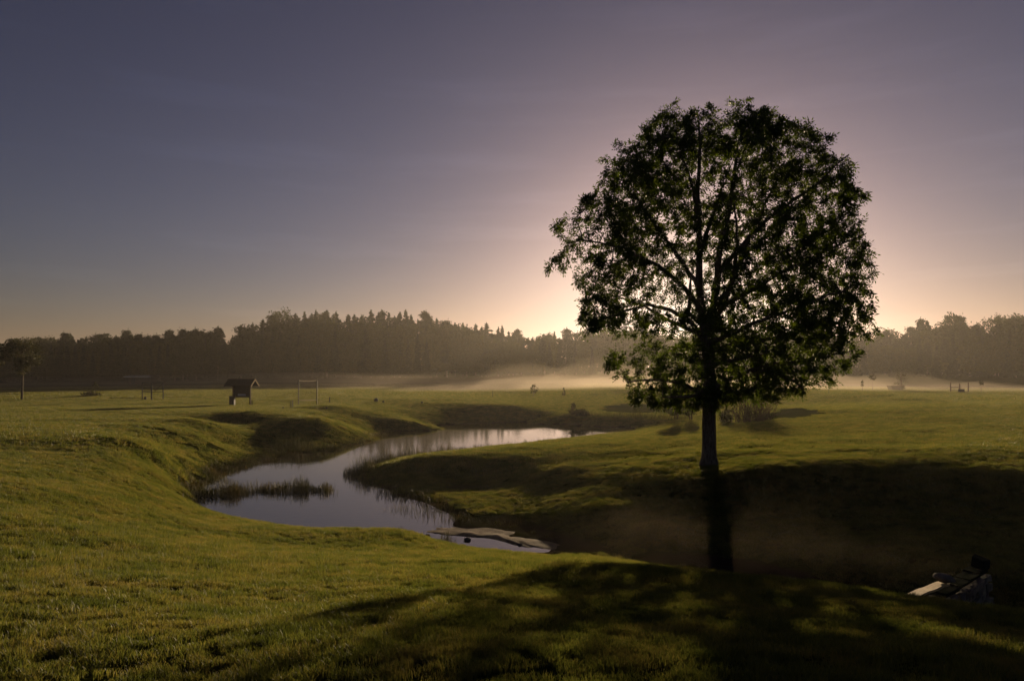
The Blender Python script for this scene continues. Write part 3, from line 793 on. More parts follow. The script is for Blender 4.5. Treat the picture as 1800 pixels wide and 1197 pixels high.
for k, x, d, h, px in SKYLINE:
    if px < -5 or px > 1805: lab = '%s on the skyline beyond the %s edge' % (KW[k], 'left' if px < 0 else 'right')
    else:
        c = seen[k, bin_of(px)] = seen.get((k, bin_of(px)), 0) + 1
        lab = '%s %s on skyline %s' % (ORD[c - 1], KW[k], bin_of(px))
    stand(k, x, d, h, lab, 'skyline trees, %s' % KW[k], WDT[k] * (rf.uniform(0.85, 1.4) if k == 'spruce' else rf.uniform(1.0, 1.5)))
# the lower ranks before them melt into one mass
src = []
for k in ('spruce', 'pine', 'broad'):
    for i, (tm, cm, H) in enumerate(PROTO[k]):
        src.append((k, bpy.data.objects.new('wood_%02d' % len(src), cm), H))
FP, FR, FS, FK = [], [], [], []
for dlo, dhi, hlo, hhi in ((6, 14, 0.66, 0.88), (16, 30, 0.5, 0.8)):
    px = -110
    while px < 1930:
        k = rf.choices(('spruce', 'broad', 'pine'), (0.4, 0.5, 0.1))[0]
        c = rf.choice([i for i, q in enumerate(src) if q[0] == k])
        y = np.interp(px, SKY[:, 0], SKY[:, 1])
        d = np.interp(px, LX[:, 0], LX[:, 1]) - rf.uniform(dlo, dhi)
        x = (px - 900) / FOC * d; g = float(gz(np.array([x]), np.array([d]))[0])
        h = ((HOR - y) * rf.uniform(hlo, hhi)) / FOC * d + EYE - g
        FP.append((x, d, g)); FR.append((0, 0, rf.uniform(0, 6.28))); FS.append(h / src[c][2]); FK.append(c)
        px += rf.uniform(12, 20)
# the wood behind them, one mass
k = 46000
pxs = rng.uniform(-150, 1960, k); dd = np.interp(pxs, LX[:, 0], LX[:, 1]) + rng.uniform(2, 34, k)
xx = (pxs - 900) / FOC * dd; gg = gz(xx, dd)
top = (HOR - (np.interp(pxs, SKY[:, 0], SKY[:, 1]) + np.where(pxs < 400, 9, 13) + 8 * vnoise(pxs / 9, dd / 8, 4))) / FOC * dd + EYE
cc = np.stack([xx, dd, gg + (top - gg) * rng.uniform(0, 1, k) ** 0.8], -1)
V, F = quads_at(cc, 0.85, rng)
wood = link(bpy.data.objects.new('forest', np_mesh('forest', V, F, M_FOREST))); wood['kind'] = 'stuff'
scatter('forest', [q[1] for q in src], FP, FR, FS, FK)

# ------------------------------------------------------------------ reeds and rough growth at the water
def blades(pts, hs, ws, lean, r, droop=0.25):
    """curved tapering blades, two segments and a tip each"""
    k = len(pts); pts = np.asarray(pts)
    a = r.uniform(0, 6.283, k); dx = np.stack([np.cos(a), np.sin(a), np.zeros(k)], -1) * (np.asarray(ws) / 2)[:, None]
    la = r.uniform(0, 6.283, k); L = np.stack([np.cos(la), np.sin(la), np.zeros(k)], -1) * (np.asarray(hs) * r.uniform(0.05, lean, k))[:, None]
    up = np.array((0, 0, 1.0)); h = np.asarray(hs)[:, None]
    m1 = pts + L * .2 + up * h * .45; m2 = pts + L * .6 + up * h * .8; tp = pts + L * 1.15 + up * h * (1 - droop * r.uniform(0, 1, (k, 1)) * 0.6)
    V = np.stack([pts - dx, pts + dx, m1 - dx * .85, m1 + dx * .85, m2 - dx * .5, m2 + dx * .5, tp], 1).reshape(-1, 3)
    q = np.arange(k)[:, None] * 7
    F = np.concatenate([q + np.array([t]) for t in ((0, 1, 3), (0, 3, 2), (2, 3, 5), (2, 5, 4), (4, 5, 6))])
    return V, F
def reed_clump(name, px, py, z, rx, ry, n_, hlo, hhi, label, group, w=0.012, lean=0.35, dens=0.5, cat='reeds', m_=None, loc=None):
    p = W(px, py, z) if loc is None else np.array(loc)
    r = np.random.default_rng(int(px * 7 + py))
    rho = r.uniform(0, 1, n_) ** dens; a = r.uniform(0, 6.283, n_)
    P = np.stack([np.cos(a) * rho * rx, np.sin(a) * rho * ry, np.zeros(n_)], -1)
    g = gz(P[:, 0] + p[0], P[:, 1] + p[1]); P[:, 2] = np.maximum(g, -0.04) - p[2] - 0.06
    hs = r.uniform(hlo, hhi, n_) * (1.1 - 0.75 * rho ** 2) * np.clip(0.85 + 0.5 * vnoise(P[:, 0] * 2.1, P[:, 1] * 2.1, 17), 0.4, 1.4)
    V, F = blades(P, hs, w * r.uniform(0.6, 1.4, n_), lean, r)
    # the root mat they all grow from, just under the surface
    q = np.array([(0, 0)] + [(math.cos(k * .5236) * f_ * rx * 1.03, math.sin(k * .5236) * f_ * ry * 1.03) for f_ in (.35, .7, 1.0) for k in range(12)])
    qz = np.maximum(gz(q[:, 0] + p[0], q[:, 1] + p[1]), -0.04) - p[2] - 0.045
    b0 = len(V); RF = [(b0, b0 + 1 + k, b0 + 1 + (k + 1) % 12) for k in range(12)]
    for f_ in range(2):
        for k in range(12):
            a0, a1 = b0 + 1 + f_ * 12 + k, b0 + 1 + f_ * 12 + (k + 1) % 12
            RF += [(a0, a0 + 12, a1 + 12), (a0, a1 + 12, a1)]
    V = np.concatenate([V, np.column_stack([q, qz])]); F = np.concatenate([F, np.array(RF)])
    o = link(bpy.data.objects.new(name, np_mesh(name, V, F, m_ or M_REED))); o.location = p
    return tag(o, label, cat, group)
RG = 'reed clumps standing in the pond'
reed_clump('reed_clump', 392, 868, 0, 1.3, 1.1, 1900, 0.3, 0.78, 'dark reed clump at the left bend of the pond', RG)
reed_clump('reed_clump', 372, 845, 0, 0.9, 0.9, 380, 0.2, 0.5, 'small reed clump against the left bank of the pond', RG)
reed_clump('reed_clump', 512, 862, 0, 1.75, 0.75, 2400, 0.3, 0.8, 'long dark reed island in the middle of the pond', RG)
reed_clump('reed_clump', 438, 862, 0, 0.8, 0.5, 330, 0.3, 0.7, 'thin reeds between the left clump and the reed island', RG)
reed_clump('reed_clump', 572, 866, 0, 0.6, 0.4, 70, 0.3, 0.65, 'sparse reed stems at the right end of the reed island', RG)
reed_clump('reed_clump', 632, 834, 0, 0.8, 0.75, 620, 0.55, 1.25, 'tall upright reeds at the tip of the grassy tongue', RG)
reed_clump('reed_clump', 668, 818, 0, 0.9, 0.75, 560, 0.5, 1.15, 'tall reeds just behind the tip of the grassy tongue', RG)
reed_clump('reed_clump', 715, 806, 0, 1.2, 0.7, 600, 0.45, 1.05, 'reed belt along the far side of the grassy tongue', RG)
reed_clump('reed_clump', 775, 797, 0, 1.5, 0.65, 560, 0.4, 0.9, 'lower reed belt further along the grassy tongue', RG)
reed_clump('reed_clump', 840, 790, 0, 1.4, 0.5, 220, 0.25, 0.6, 'short reeds where the grassy tongue widens', RG)
reed_clump('reed_clump', 702, 895, 0, 0.8, 0.6, 180, 0.15, 0.45, 'scattered low water plants off the grassy tongue', RG)
reed_clump('reed_clump', 745, 905, 0, 0.9, 0.55, 150, 0.2, 0.5, 'thin stems near the shore above the sand bar', RG)
reed_clump('reed_clump', 675, 872, 0, 0.5, 0.5, 60, 0.25, 0.6, 'few reed stems below the steep edge of the tongue', RG)
reed_clump('reed_clump', 786, 957, 0, 0.28, 0.2, 150, 0.35, 0.66, 'upright tuft in the shallows before the sand bar', RG, 0.009, 0.5)
reed_clump('reed_clump', 652, 934, 0, 0.2, 0.16, 130, 0.15, 0.36, 'dark tuft growing on the rock in the shallows', RG, 0.009, 0.7)
reed_clump('reed_clump', 700, 931, 0, 0.35, 0.25, 120, 0.08, 0.28, 'pale low tuft between the rock and the sand bar', RG, 0.009, 0.7)
WG = 'tall weeds on the banks'
def weed(px, py, rx, ry, n_, hlo, hhi, label, group=WG):
    g = G(px, py); return reed_clump('weed_clump', px, py, 0, rx, ry, n_, hlo, hhi, label, group, 0.016, 0.5, 0.5, 'weeds', M_BUSH, g)
weed(520, 790, 1.5, 0.8, 420, 0.5, 1.5, 'tall leafy weeds on the shaded left bank')
weed(480, 800, 1.2, 0.7, 320, 0.3, 0.9, 'weeds left of the tallest weeds on the shaded bank')
weed(575, 788, 1.2, 0.6, 300, 0.3, 0.8, 'weeds right of the tallest weeds on the shaded bank')
for i, (wx, wy, ra, h) in enumerate([(1035, 731, 1.6, .8), (1062, 732, 1.6, .9), (1090, 733, 1.5, 1.0), (1115, 734, 1.3, 1.5), (1140, 735, 1.6, .9), (1166, 736, 1.5, 1.0), (1190, 738, 1.3, .8)]):
    weed(wx, wy, ra, 0.5, 170, h * 0.4, h, '%s weed clump from left along the far pond shelf' % ORD[i], 'weeds along the far pond shelf')
# sedge that rims the water
r = np.random.default_rng(3); P = []
for i in range(len(SHORE)):
    a, b_ = SHORE[i], SHORE[(i + 1) % len(SHORE)]
    if 1 <= i <= 13: continue
    L = np.linalg.norm(b_ - a); k = int(L * (330 if i >= 36 or i == 0 else 170 if i >= 33 or i < 22 else 60))
    t = r.uniform(0, 1, k)
    P.append(a[None] * (1 - t[:, None]) + b_[None] * t[:, None] + np.stack([r.normal(0, .32, k), r.normal(0, .32, k), np.zeros(k)], -1))
P = np.concatenate(P); P[:, 2] = np.maximum(gz(P[:, 0], P[:, 1]), -0.04) - 0.01
hs = r.uniform(0.08, 0.40, len(P)) * np.clip(0.7 + 0.6 * vnoise(P[:, 0] * 1.3, P[:, 1] * 1.3, 8), 0.25, 1.4)
V, F = blades(P, hs, 0.012 * r.uniform(0.7, 1.5, len(P)), 0.8, r, 0.6)
o = link(bpy.data.objects.new('shore_sedge', np_mesh('shore_sedge', V, F, M_REED))); o['kind'] = 'stuff'
# rough grass crest on the far right
for i, (wx, wy) in enumerate([(1690, 716), (1725, 716), (1760, 717), (1795, 718)]):
    weed(wx, wy, 1.1, 0.4, 160, .08, .3, '%s rough tussock from left on the right-hand crest' % ORD[i], 'rough tussocks on the right crest')

# ------------------------------------------------------------------ stones, plank and the little stone wall
def stone(name, loc, size, label=None, parent=None, m_=None, seed=0, cat='stone', group=None):
    rs = random.Random(seed); mb = MB().blob((0, 0, 0), size, 9, 7, 0.13, rs)
    o = mb.build(name, m_ or M_STONE, parent, True); o.location = loc; o.rotation_euler = (rs.uniform(-.2, .2), rs.uniform(-.2, .2), rs.uniform(0, 6.28))
    if label: tag(o, label, cat, group)
    return o
for i, (sx, sy, sz, lab) in enumerate([(655, 936, .26, 'dark rock carrying a tuft in the pond shallows'), (672, 937, .15, 'small rock touching the tufted rock in the shallows'), (752, 941, .09, 'pebble lying before the left tip of the sand bar'),
                                  (630, 933, .10, 'tiny dark stone left of the tufted rock'), (915, 956, .08, 'pebble on the right flank of the sand bar'), (822, 948, .12, 'dark stone below the middle of the sand bar')]):
    p = W(sx, sy, 0.02); p[2] = max(0.0, float(gz(p[:1], p[1:2])[0])) + 0.02
    stone('stone', p, (sz, sz * .8, sz * .5), lab, None, M_STONE, 20 + i, 'stone', 'stones in the shallows')
for i, (sx, sy) in enumerate([(775, 926), (870, 920), (940, 937), (965, 944), (900, 927)]):
    reed_clump('weed_clump', sx, sy, 0.02, 0.28, 0.16, 90, 0.06, 0.26, '%s low grass tuft from left along the sand bar' % ORD[i], 'tufts along the sand bar', 0.01, 0.8, 0.5, 'weeds')
p0 = D(1588, 1053, 10.9); p1 = D(1656, 1026, 12.0)
ctr = (p0 + p1) / 2; v = Vector(p1 - p0); ln = v.length
pl = MB()
nseg = 8
for i in range(nseg + 1):
    t = i / nseg - 0.5; wv = 0.004 * math.sin(i * 2.1)
    for (yy, zz) in ((-.085, -.02), (.085, -.02), (.085, .02), (-.085, .02)): pl.v.append((t * ln * 1.12, yy + wv, zz + wv))
for i in range(nseg):
    for k in range(4): pl.f.append((i * 4 + k, i * 4 + (k + 1) % 4, i * 4 + 4 + (k + 1) % 4, i * 4 + 4 + k))
pl.f += [(0, 3, 2, 1), (nseg * 4, nseg * 4 + 1, nseg * 4 + 2, nseg * 4 + 3)]
po = pl.build('plank', M_PLANK); po.location = ctr
po.rotation_euler = Vector(v).to_track_quat('X', 'Z').to_euler()
tag(po, 'pale wooden plank laid from the lawn to the stone wall', 'plank')
w0 = D(1656, 1024, 12.0); w1 = D(1722, 990, 13.4); top = (w0[2] + w1[2]) / 2 - 0.04
wall = empty('stone_wall', ((w0[0] + w1[0]) / 2, (w0[1] + w1[1]) / 2, top - 1.7), math.atan2(w1[1] - w0[1], w1[0] - w0[0]))
tag(wall, 'mossy rubble stone wall across the dark gully', 'stone wall')
LN = math.hypot(w1[0] - w0[0], w1[1] - w0[1]) + 0.3
MB().box((0, 0, 0.75), (LN * 0.95, 0.22, 1.5)).build('core', M_STONE, wall)
rs = random.Random(9)
M_COPE = simple('shaded_moss', (0.010, 0.013, 0.008), (0.040, 0.042, 0.032), 5.0, 1.0, 0.6, 14, 0.0)  # mossy coping, colour darkened to stand in for the gully's shade
def rubble(sx, sy, sz, jit):
    mb = MB().box((0, 0, 0), (sx, sy, sz)); mb.v = [(x + rs.uniform(-jit, jit) * sx, y + rs.uniform(-jit, jit) * sy, z + rs.uniform(-jit, jit) * sz) for x, y, z in mb.v]
    mb.f = [t for q in mb.f for t in ((q[0], q[1], q[2]), (q[0], q[2], q[3]))]; return mb
sm = [rubble(0.27, 0.12, 0.14, 0.16).mesh('stone', M_MOSS if i % 2 else M_STONE) for i in range(8)]
for row in range(11):
    x = -LN / 2 + rs.uniform(0, .12)
    while x < LN / 2 - 0.02 * (10 - row):
        for yy in (-0.115, 0.115):
            o = link(bpy.data.objects.new('stone', rs.choice(sm)), wall); s_ = rs.uniform(0.7, 1.25)
            o.location = (x + rs.uniform(-.03, .03), yy + rs.uniform(-.025, .025), 0.08 + row * 0.137); o.scale = (s_, 1, rs.uniform(.85, 1.1)); o.rotation_euler = (rs.uniform(-.1, .1), rs.uniform(-.12, .12), rs.choice((0, 3.14)) + rs.uniform(-.12, .12))
        x += 0.25 * s_ + 0.01
x = -LN / 2 + 0.2
while x < LN / 2 - .15:
    o = rubble(0.62, 0.26, 0.07, 0.07).build('coping_stone', M_COPE, wall); o.location = (x + .1, rs.uniform(-.03, .03), 1.60 + 0.01 * rs.random()); o.rotation_euler = (rs.uniform(-.04, .04), rs.uniform(-.04, .04), rs.uniform(-.08, .08))
    x += 0.6
o = rubble(0.3, 0.22, 0.2, 0.25).build('coping_stone', M_COPE, wall); o.location = (LN / 2 - .1, 0, 1.72)
stone('boulder', D(1660, 1016, 11.95), (0.17, 0.13, 0.085), 'smooth rounded stone lying where the plank meets the wall', None, M_STONE, 4)

# ------------------------------------------------------------------ course furniture
def place(px, py): return G(px, py)
# roofed notice board
g = place(425, 712); u = g[1] / FOC
nb = empty('notice_board', (g[0], g[1], g[2]), -0.16); tag(nb, 'roofed wooden notice board with dark gabled roof on the left field', 'notice board')
for sx in (-1, 1):
    MB().box((sx * 16 * u, 0, 19 * u), (0.13, 0.13, 40 * u)).build('post', M_WOOD, nb)
    rt = Matrix.Rotation(sx * 0.8, 3, 'Y')
    MB().box((sx * 12 * u, 0, 30.5 * u), (0.55, 0.08, 0.09), rot=Matrix.Rotation(sx * 0.85, 3, 'Y')).build('brace', M_WOOD, nb)
    mb = MB(); zr, ze = 45 * u, 33.5 * u; hx = 25 * u
    y1 = sx * 0.78
    mb.add([(-hx, 0, zr), (hx, 0, zr), (hx, y1, ze), (-hx, y1, ze), (-hx, 0, zr + .06), (hx, 0, zr + .06), (hx, y1, ze + .06), (-hx, y1, ze + .06)],
           [(0, 1, 2, 3), (4, 7, 6, 5), (0, 4, 5, 1), (3, 2, 6, 7), (1, 5, 6, 2), (0, 3, 7, 4)])
    rp = mb.build('roof_panel', M_ROOF, nb)
    for ex in (-1, 1):
        mb = MB(); xx = ex * (hx + 0.02)
        mb.add([(xx - .02, 0, zr - .1), (xx + .02, 0, zr - .1), (xx + .02, y1, ze - .1), (xx - .02, y1, ze - .1), (xx - .02, 0, zr + .08), (xx + .02, 0, zr + .08), (xx + .02, y1, ze + .08), (xx - .02, y1, ze + .08)],
               [(0, 1, 2, 3), (4, 7, 6, 5), (0, 4, 5, 1), (3, 2, 6, 7), (1, 5, 6, 2), (0, 3, 7, 4)])
        mb.build('barge_board', M_PLANK if ex > 0 else M_WOOD, rp)  # right-hand gable boards paler: sunlight put into their colour
bd = MB().box((0, 0, 24 * u), (31 * u, 0.08, 19 * u)).build('board', M_DARK, nb)
MB().box((0.5 * u, -0.05, 18 * u), (15 * u, 0.012, 3.2 * u)).build('notice_sheet', M_PAPER, bd)
MB().box((0, 0, 14.2 * u), (31 * u, 0.14, 0.09)).build('ledge', M_WOOD, nb)
gb = place(409.5, 712.5)
bn = empty('litter_bin', tuple(gb)); tag(bn, 'dark box-shaped litter bin at the left post of the notice board', 'litter bin')
MB().box((0, -0.15, 0.44), (0.46, 0.40, 0.88)).build('bin_body', M_DARK, bn); MB().box((0, -0.15, 0.91), (0.52, 0.46, 0.06)).build('lid', M_DARK, bn)
# white-banded practice net
g = place(541, 712); u = g[1] / FOC
nf = empty('practice_net', tuple(g), 0.22); tag(nf, 'tall practice net frame with white bands at top and bottom', 'net')
hw = 15.5 * u; ht = 44 * u
for sx in (-1, 1): MB().tube([(sx * hw, 0, -.1), (sx * hw, 0, ht)], 0.05, 8).build('post', M_STEEL, nf)
def band(z, sag, nm):
    mb = MB(); nq = 10
    for i in range(nq + 1):
        t = i / nq; x = -hw + 2 * hw * t; zz = z - sag * 4 * t * (1 - t)
        mb.v += [(x, -.03, zz - .045), (x, .03, zz - .045), (x, .03, zz + .045), (x, -.03, zz + .045)]
    for i in range(nq):
        for k in range(4): mb.f.append((i * 4 + k, i * 4 + (k + 1) % 4, i * 4 + 4 + (k + 1) % 4, i * 4 + 4 + k))
    mb.build(nm, M_BAND, nf)
band(ht - .05, 0.06, 'top_band'); band(9 * u, 0.03, 'bottom_band')
mb = MB()
for i in range(1, 14): x = -hw + 2 * hw * i / 14; mb.tube([(x, 0, 9 * u), (x, 0, ht - .08)], 0.006, 3, False)
for i in range(1, 15): z = 9 * u + (ht - 9 * u) * i / 15; mb.tube([(-hw, 0, z), (hw, 0, z)], 0.006, 3, False)
mb.build('netting', M_NET, nf)
# open cage further left
g = place(269, 703); u = g[1] / FOC
cg = empty('practice_cage', tuple(g), 0.1); tag(cg, 'open steel practice cage with three posts on the far left field', 'cage')
for x, dy in ((-18, 0), (0, -.4), (17, 0)): MB().tube([(x * u, dy, -.1), (x * u, dy, 31 * u)], 0.085 if x == 0 else 0.06, 8).build('post', M_STEEL, cg)
for z in (30.5, 14.5):
    MB().tube([(-18 * u, 0, z * u), (0, -.4, z * u)], 0.045, 6).build('rail', M_STEEL, cg); MB().tube([(0, -.4, z * u), (17 * u, 0, z * u)], 0.045, 6).build('rail', M_STEEL, cg)
MB().tube([(4 * u, -.3, 15 * u), (16 * u, 0, 29 * u)], 0.035, 6).build('brace', M_WOOD, cg)
mb = MB()
for i in range(1, 12): x = -18 * u + 18 * u * i / 12; mb.tube([(x, -.4 * i / 12, 14 * u), (x, -.4 * i / 12, 30 * u)], 0.008, 3, False)
for i in range(1, 9): z = 14 * u + 16 * u * i / 9; mb.tube([(-18 * u, 0, z), (0, -.4, z)], 0.008, 3, False)
mb.build('netting', M_NET, cg)
mb = MB().blob((-13 * u, 0, 2.2 * u), (.16, .16, .3), 8, 6, .1); mb.build('ball_basket', M_DARK, cg)
# low hut in the mist, roof-edge sunlight painted as a white strip
x, y = (250 - 900) / FOC * 172, 172.0
hz = float(gz(np.array([x]), np.array([y]))[0])
ht_ = empty('field_hut', (x, y, hz), -0.07); tag(ht_, 'low hut with a sunlit roof edge in the mist at left', 'hut')
eav = EYE - (661 - HOR) / FOC * y - hz
MB().box((0, 0, eav / 2), (5.6, 3.0, eav)).build('wall', M_WOOD, ht_)
rf_ = MB().box((0, 0, eav + 0.06), (6.9, 4.2, 0.12), rot=Matrix.Rotation(0.10, 3, 'X')).build('roof', M_ROOF, ht_)
MB().box((0, -2.12, eav - 0.16), (6.95, 0.06, 0.26)).build('sunlit_edge', M_WHITE, rf_)
MB().box((-1.4, -1.52, 1.0), (0.9, 0.05, 2.0)).build('door', M_DARK, ht_)
# posts and markers on the tees
def post(px, py, h, r_, m_, label, name='marker_post', cat='post'):
    g = place(px, py); o = empty(name, tuple(g)); tag(o, label, cat, 'small posts and markers on the tees')
    MB().tube([(0, 0, -.1), (0, 0, h * .92)], [r_, r_ * .95], 8).build('shaft', m_, o); MB().tube([(0, 0, h * .92), (0, 0, h)], [r_ * 1.15, r_ * .5], 8).build('cap', m_, o)
    return o
post(514, 717, 0.66, .045, M_WHITE, 'white marker post between notice board and net'); post(510.5, 717, 0.6, .035, M_DARK, 'dark marker post beside the white one')
post(579.5, 708, 0.62, .06, M_DARK, 'dark short post right of the white-banded net'); post(443, 712.5, 0.55, .05, M_WOOD, 'stub post at the right leg of the notice board')
post(866, 699, 0.9, .03, M_DARK, 'thin dark stake on the misty fairway right of the hill')
def marker(px, py, s, label):
    g = place(px, py); o = empty('tee_marker', tuple(g)); tag(o, label, 'tee marker', 'dark tee markers')
    MB().blob((0, 0, s * .9), (s, s, s), 9, 7, .05).build('ball', M_DARK, o, True); MB().tube([(0, 0, -.05), (0, 0, s * .4)], [s * .5, s * .4], 8).build('spike', M_DARK, o)
marker(498, 718.5, .09, 'dark tee marker below the notice board'); marker(574, 719.5, .1, 'dark tee marker below the white-banded net'); marker(661, 707, .24, 'largest dark tee marker on the far mound')
marker(674, 708, .12, 'dark tee marker beside the largest one'); marker(742, 709, .12, 'lone dark tee marker further right on the far mound')
marker(580 - 70, 719, .06, 'tiny dark tee marker at the foot of the white post')
# flag on the green
g = place(1457, 693); fl = empty('golf_flag', tuple(g)); tag(fl, 'thin flagstick with small flag in the mist behind the right branches', 'flag')
MB().tube([(0, 0, -.1), (0, 0, 1.9)], .025, 6).build('pole', M_STEEL, fl)
mb = MB(); mb.add([(0.02, 0, 1.55), (.2, .03, 1.5), (.38, -.02, 1.6), (0.02, 0, 1.88), (.2, .03, 1.84), (.38, -.02, 1.82)], [(0, 1, 4, 3), (1, 2, 5, 4)]); mb.build('flag_cloth', M_DARK, fl)
# tub and low frame on the right-hand rise
g = place(1574, 686); tb = empty('planter_tub', tuple(g)); u = g[1] / FOC; tag(tb, 'dark flared wooden tub on the right-hand rise', 'tub')
mb = MB(); a, b_ = 9 * u, 12 * u
mb.add([(-a, -.5, 0), (a, -.5, 0), (a, .5, 0), (-a, .5, 0), (-b_, -.7, 8 * u), (b_, -.7, 8 * u), (b_, .7, 8 * u), (-b_, .7, 8 * u)], [(3, 2, 1, 0), (4, 5, 6, 7), (0, 1, 5, 4), (1, 2, 6, 5), (2, 3, 7, 6), (3, 0, 4, 7)])
mb.build('tub_body', M_DARK, tb); MB().box((0, 0, 8.2 * u), (26 * u, 1.5, .1)).build('rim', M_WOOD, tb)
g = place(1687, 690); u = g[1] / FOC
fr = empty('rail_frame', tuple(g)); tag(fr, 'low railed bench frame between posts on the far right', 'bench')
for x, h in ((-16, 19), (0, 16), (15, 19)): MB().box((x * u, 0, h * u / 2 - .05), (.12, .12, h * u)).build('post', M_WOOD, fr)
MB().box((-8 * u, 0, 9 * u), (15 * u, .06, .12)).build('rail', M_WOOD, fr); MB().box((-8 * u, .35, .45), (14 * u, .45, .06)).build('seat', M_WOOD, fr)
MB().box((1.5 * u, -.2, 3.2 * u), (8 * u, .5, 6 * u)).build('box', M_DARK, fr); MB().box((-.5 * u, 0, 1.0 * u), (32 * u, .08, .12)).build('lower_rail', M_WOOD, fr)

# ------------------------------------------------------------------ small trees and shrubs
def small_tree(name, px, py, h, cw, c0, label, cat='tree', n_=1800, ls=0.09, cone=False, stems=1, group=None, m_=None, loc=None, dens=0.6):
    g = place(px, py) if loc is None else np.array(loc); r = np.random.default_rng(int(px * 3 + py)); e = empty(name, tuple(g)); tag(e, label, cat, group)
    tk = MB(); P = []
    for s in range(stems):
        off = r.normal(0, .08 * (stems > 1), 2); tx = r.normal(0, .12 * h * .2, 2)
        tk.tube([(off[0], off[1], -.15), (off[0] + tx[0] * .4, off[1] + tx[1] * .4, h * .35), (off[0] + tx[0], off[1] + tx[1], h * .9)], [0.018 * h + .012, 0.013 * h + .008, 0.005], 7)
    nb = 26
    for k in range(nb):
        t = r.uniform(0, 1); z = h * (c0 + (1 - c0) * t)
        R = cw / 2 * ((1 - t) ** .9 + .06 if cone else max(0.2, math.sin(math.pi * min(.95, .12 + .83 * t))) ** .7) * r.uniform(.45, 1)
        a = r.uniform(0, 6.283); c = np.array((math.cos(a) * R, math.sin(a) * R, z))
        tk.tube([(0, 0, max(h * .2, z - R * .8)), tuple(c)], [.012 * h * .3 + .006, .004], 4, False)
        P.append(c + r.normal(0, 1, (n_ // nb, 3)) * cw * np.array((.09, .09, .07)) * (0.6 if cone else 1))
    tk.build('trunk', M_TWIG if stems > 1 else M_BARK, e, True)
    V, F = quads_at(np.concatenate(P), ls, r)
    link(bpy.data.objects.new('crown', np_mesh('crown', V, F, m_ or M_BUSH)), e); return e
u = place(38, 703)[1] / FOC
small_tree('young_tree', 38, 703, 101 * u, 58 * u, 0.52, 'small round-crowned tree standing alone at far left', n_=4200, ls=.12)
u = place(160, 697)[1] / FOC
small_tree('shrub', 160, 697, 8 * u, 32 * u, 0.1, 'low spreading shrub in the mist right of the round tree', 'shrub', 500, .10, stems=4)
small_tree('sapling', 168, 697, 24 * u, 9 * u, 0.5, 'thin sapling growing out of the low shrub', n_=260, ls=.07)
u = place(938, 698)[1] / FOC
small_tree('sapling', 938, 698, 21 * u, 15 * u, 0.35, 'small round sapling alone on the misty fairway', n_=190, ls=.1)
small_tree('sapling', 991, 697, 16 * u, 8 * u, 0.1, 'small pointed conifer sapling fading into the bright mist', n_=150, ls=.09, cone=True)
u = place(1008, 729)[1] / FOC
small_tree('shrub', 1008, 729, 19 * u, 17 * u, 0.02, 'pointed dark shrub at the left end of the far shelf', 'shrub', 2000, .07, True, 4)
small_tree('shrub', 1022, 731, 9 * u, 26 * u, 0.05, 'low dark shrub at the foot of the pointed shrub', 'shrub', 1300, .07, False, 5)
u = place(1192, 737)[1] / FOC
small_tree('willow_bush', 1190, 737, 60 * u, 34 * u, 0.25, 'bushy young tree just left of the big trunk', 'tree', 2600, .09, False, 3)
small_tree('willow_bush', 1214, 738, 48 * u, 24 * u, 0.15, 'slim bush almost touching the big trunk on its left', 'shrub', 1300, .08, False, 4)
for px, py, h, c, lab in ((1516, 688, 19, 5, 'thin staked sapling with a bare top in the right mist'), (1534, 686, 27, 12, 'sapling with a small flat crown in the right mist'), (1725, 690, 20, 8, 'slim sapling right of the railed bench')):
    u = place(px, py)[1] / FOC; small_tree('sapling', px, py, h * u, c * u, 0.7 if c > 5 else .45, lab, n_=200 if c > 5 else 70, ls=.11)
u = place(1583, 686)[1] / FOC
small_tree('shrub', 1584, 686, 30 * u, 20 * u, 0.1, 'dark open bush rising beside the wooden tub', 'shrub', 420, .09, False, 5)
# bare twiggy shrub behind the trunk
g = place(1328, 741); u = g[1] / FOC; r = np.random.default_rng(12)
tw_ = empty('twiggy_shrub', tuple(g)); tag(tw_, 'bare fan-shaped twiggy shrub right behind the big trunk', 'shrub')
for part in range(3):
    mb = MB()
    for k in range(46):
        bx = r.uniform(-38, 30) * u * (0.5 + .3 * part); a = r.normal(0, .42) + bx * 0.10; L = r.uniform(26, 56) * u; dy = r.normal(0, .5)
        p0 = np.array((bx, r.normal(0, .4), -.05)); p1 = p0 + np.array((math.sin(a) * L * .5, dy * .4, math.cos(a) * L * .5)); p2 = p0 + np.array((math.sin(a * 1.25) * L, dy, math.cos(a * 1.2) * L))
        mb.tube([p0, p1, p2], [.028, .018, .006], 4, False)
        for q in range(4):
            t = r.uniform(.45, .95); s0 = p1 * (1 - t) + p2 * t; aa = a + r.normal(0, .6); l2 = L * r.uniform(.12, .25)
            mb.tube([s0, s0 + np.array((math.sin(aa) * l2, r.normal(0, .1), math.cos(aa) * l2))], [.009, .004], 3, False)
    mb.build('stems', M_TWIG, tw_)
P = np.stack([r.uniform(-48, 44, 300) * u, r.normal(0, .5, 300), r.uniform(8, 52, 300) * u], -1)
V, F = quads_at(P, .05, r); link(bpy.data.objects.new('leaves', np_mesh('leaves', V, F, M_BUSH)), tw_)
u = place(1262, 742)[1] / FOC
small_tree('shrub', 1275, 743, 20 * u, 26 * u, 0.05, 'low dark shrub peeping out right of the big trunk', 'shrub', 900, .07, False, 5)

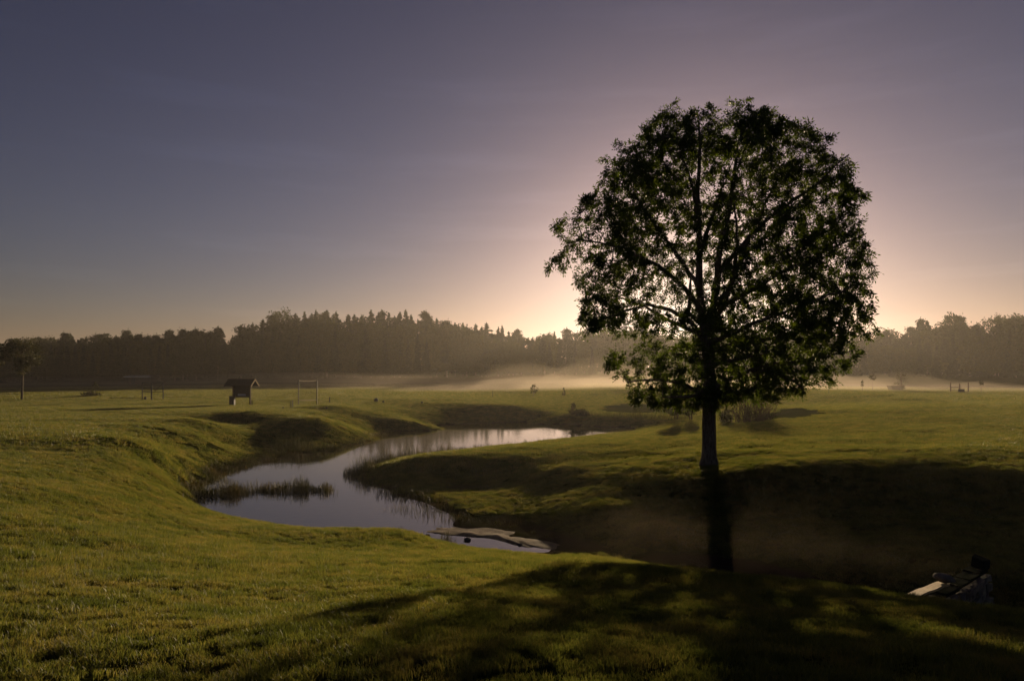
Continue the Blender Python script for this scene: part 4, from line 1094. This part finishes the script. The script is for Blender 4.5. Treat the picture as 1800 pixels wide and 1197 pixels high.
# ------------------------------------------------------------------ morning air
def volume(name, density, color, aniso):
    m, n, o = mat(name)
    v = N(n, 'ShaderNodeVolumePrincipled', Density=density, Anisotropy=aniso); v.inputs['Color'].default_value = (*color, 1)
    n.links.new(v.outputs[0], o.inputs['Volume']); return m
def mist(name, cx, cy, rx, ry, h, density, aniso=0.55, rz=0.0, seed=1, base=None, color=(1, 0.86, 0.70)):
    """low bank of mist: a closed, lumpy lens lying on the ground and thinning to nothing at its rim"""
    nr_, na_ = 16, 48; v = []; f = []
    ca, sa = math.cos(rz), math.sin(rz)
    for side_ in (1, 0):
        for i in range(nr_ + 1):
            t = i / nr_
            for k in range(na_):
                a = 2 * math.pi * k / na_
                e = 1 + 0.22 * math.sin(a * 3 + seed) + 0.10 * math.sin(a * 7 + seed * 2)
                u, w = math.cos(a) * t * rx * e, math.sin(a) * t * ry * e
                v.append((cx + u * ca - w * sa, cy + u * sa + w * ca, t))
    V = np.array(v); g = gz(V[:, 0], V[:, 1]) if base is None else np.full(len(V), base)
    t = V[:, 2]; half = len(V) // 2
    lump = 1 + 0.5 * fbm(V[:, 0] / (rx * .32) + seed, V[:, 1] / (ry * .5), seed, 3)
    z = g - 0.35 + 0.02
    z[:half] = (g + h * np.clip(1 - t * t, 0, 1) ** 1.3 * np.clip(lump, 0.25, 2))[:half] - 0.33 * t[:half] ** 4
    z[half:] = np.minimum(g[half:] - 0.4, z[half:])
    V[:, 2] = z
    for s in range(2):
        o_ = s * half
        for i in range(nr_):
            for k in range(na_):
                k2 = (k + 1) % na_; q = (o_ + i * na_ + k, o_ + (i + 1) * na_ + k, o_ + (i + 1) * na_ + k2, o_ + i * na_ + k2)
                f.append(q if s == 0 else q[::-1])
    r0 = nr_ * na_
    for k in range(na_):
        k2 = (k + 1) % na_; f.append((r0 + k, half + r0 + k, half + r0 + k2, r0 + k2))
    mb = MB(); mb.v = [tuple(p) for p in V]; mb.f = f
    o_ = mb.build(name, volume(name, density, color, aniso)); o_['kind'] = 'stuff'
    return o_
HAZE = 0.00027
hb = MB().box((0, 0, 15.0), (1640, 1640, 38.0)).build('haze', volume('haze', HAZE, (1.0, 0.93, 0.87), 0.55)); hb['kind'] = 'stuff'
mist('mist', -45, 152, 115, 34, 2.4, 0.0035, 0.5, 0.05, 1)
mist('mist', 14, 122, 46, 15, 2.0, 0.007, 0.55, 0.06, 2)
mist('mist', 20, 132, 46, 13, 4.8, 0.007, 0.55, -0.1, 5)
mist('mist', 58, 122, 38, 13, 3.2, 0.008, 0.55, -0.05, 3)
for i, (dx, dy, sx, hh) in enumerate(((0, 0, 1.0, 1.5), (0.6, -0.3, 0.8, 1.7), (-0.6, 0.5, 1.25, 1.0))):
    mist('mist', 5.6 + dx, 15.8 + dy, 6.0 * sx, 2.4 * sx, hh, 0.0022, 0.5, -0.75, 11 + i, None, (1, 0.8, 0.55))
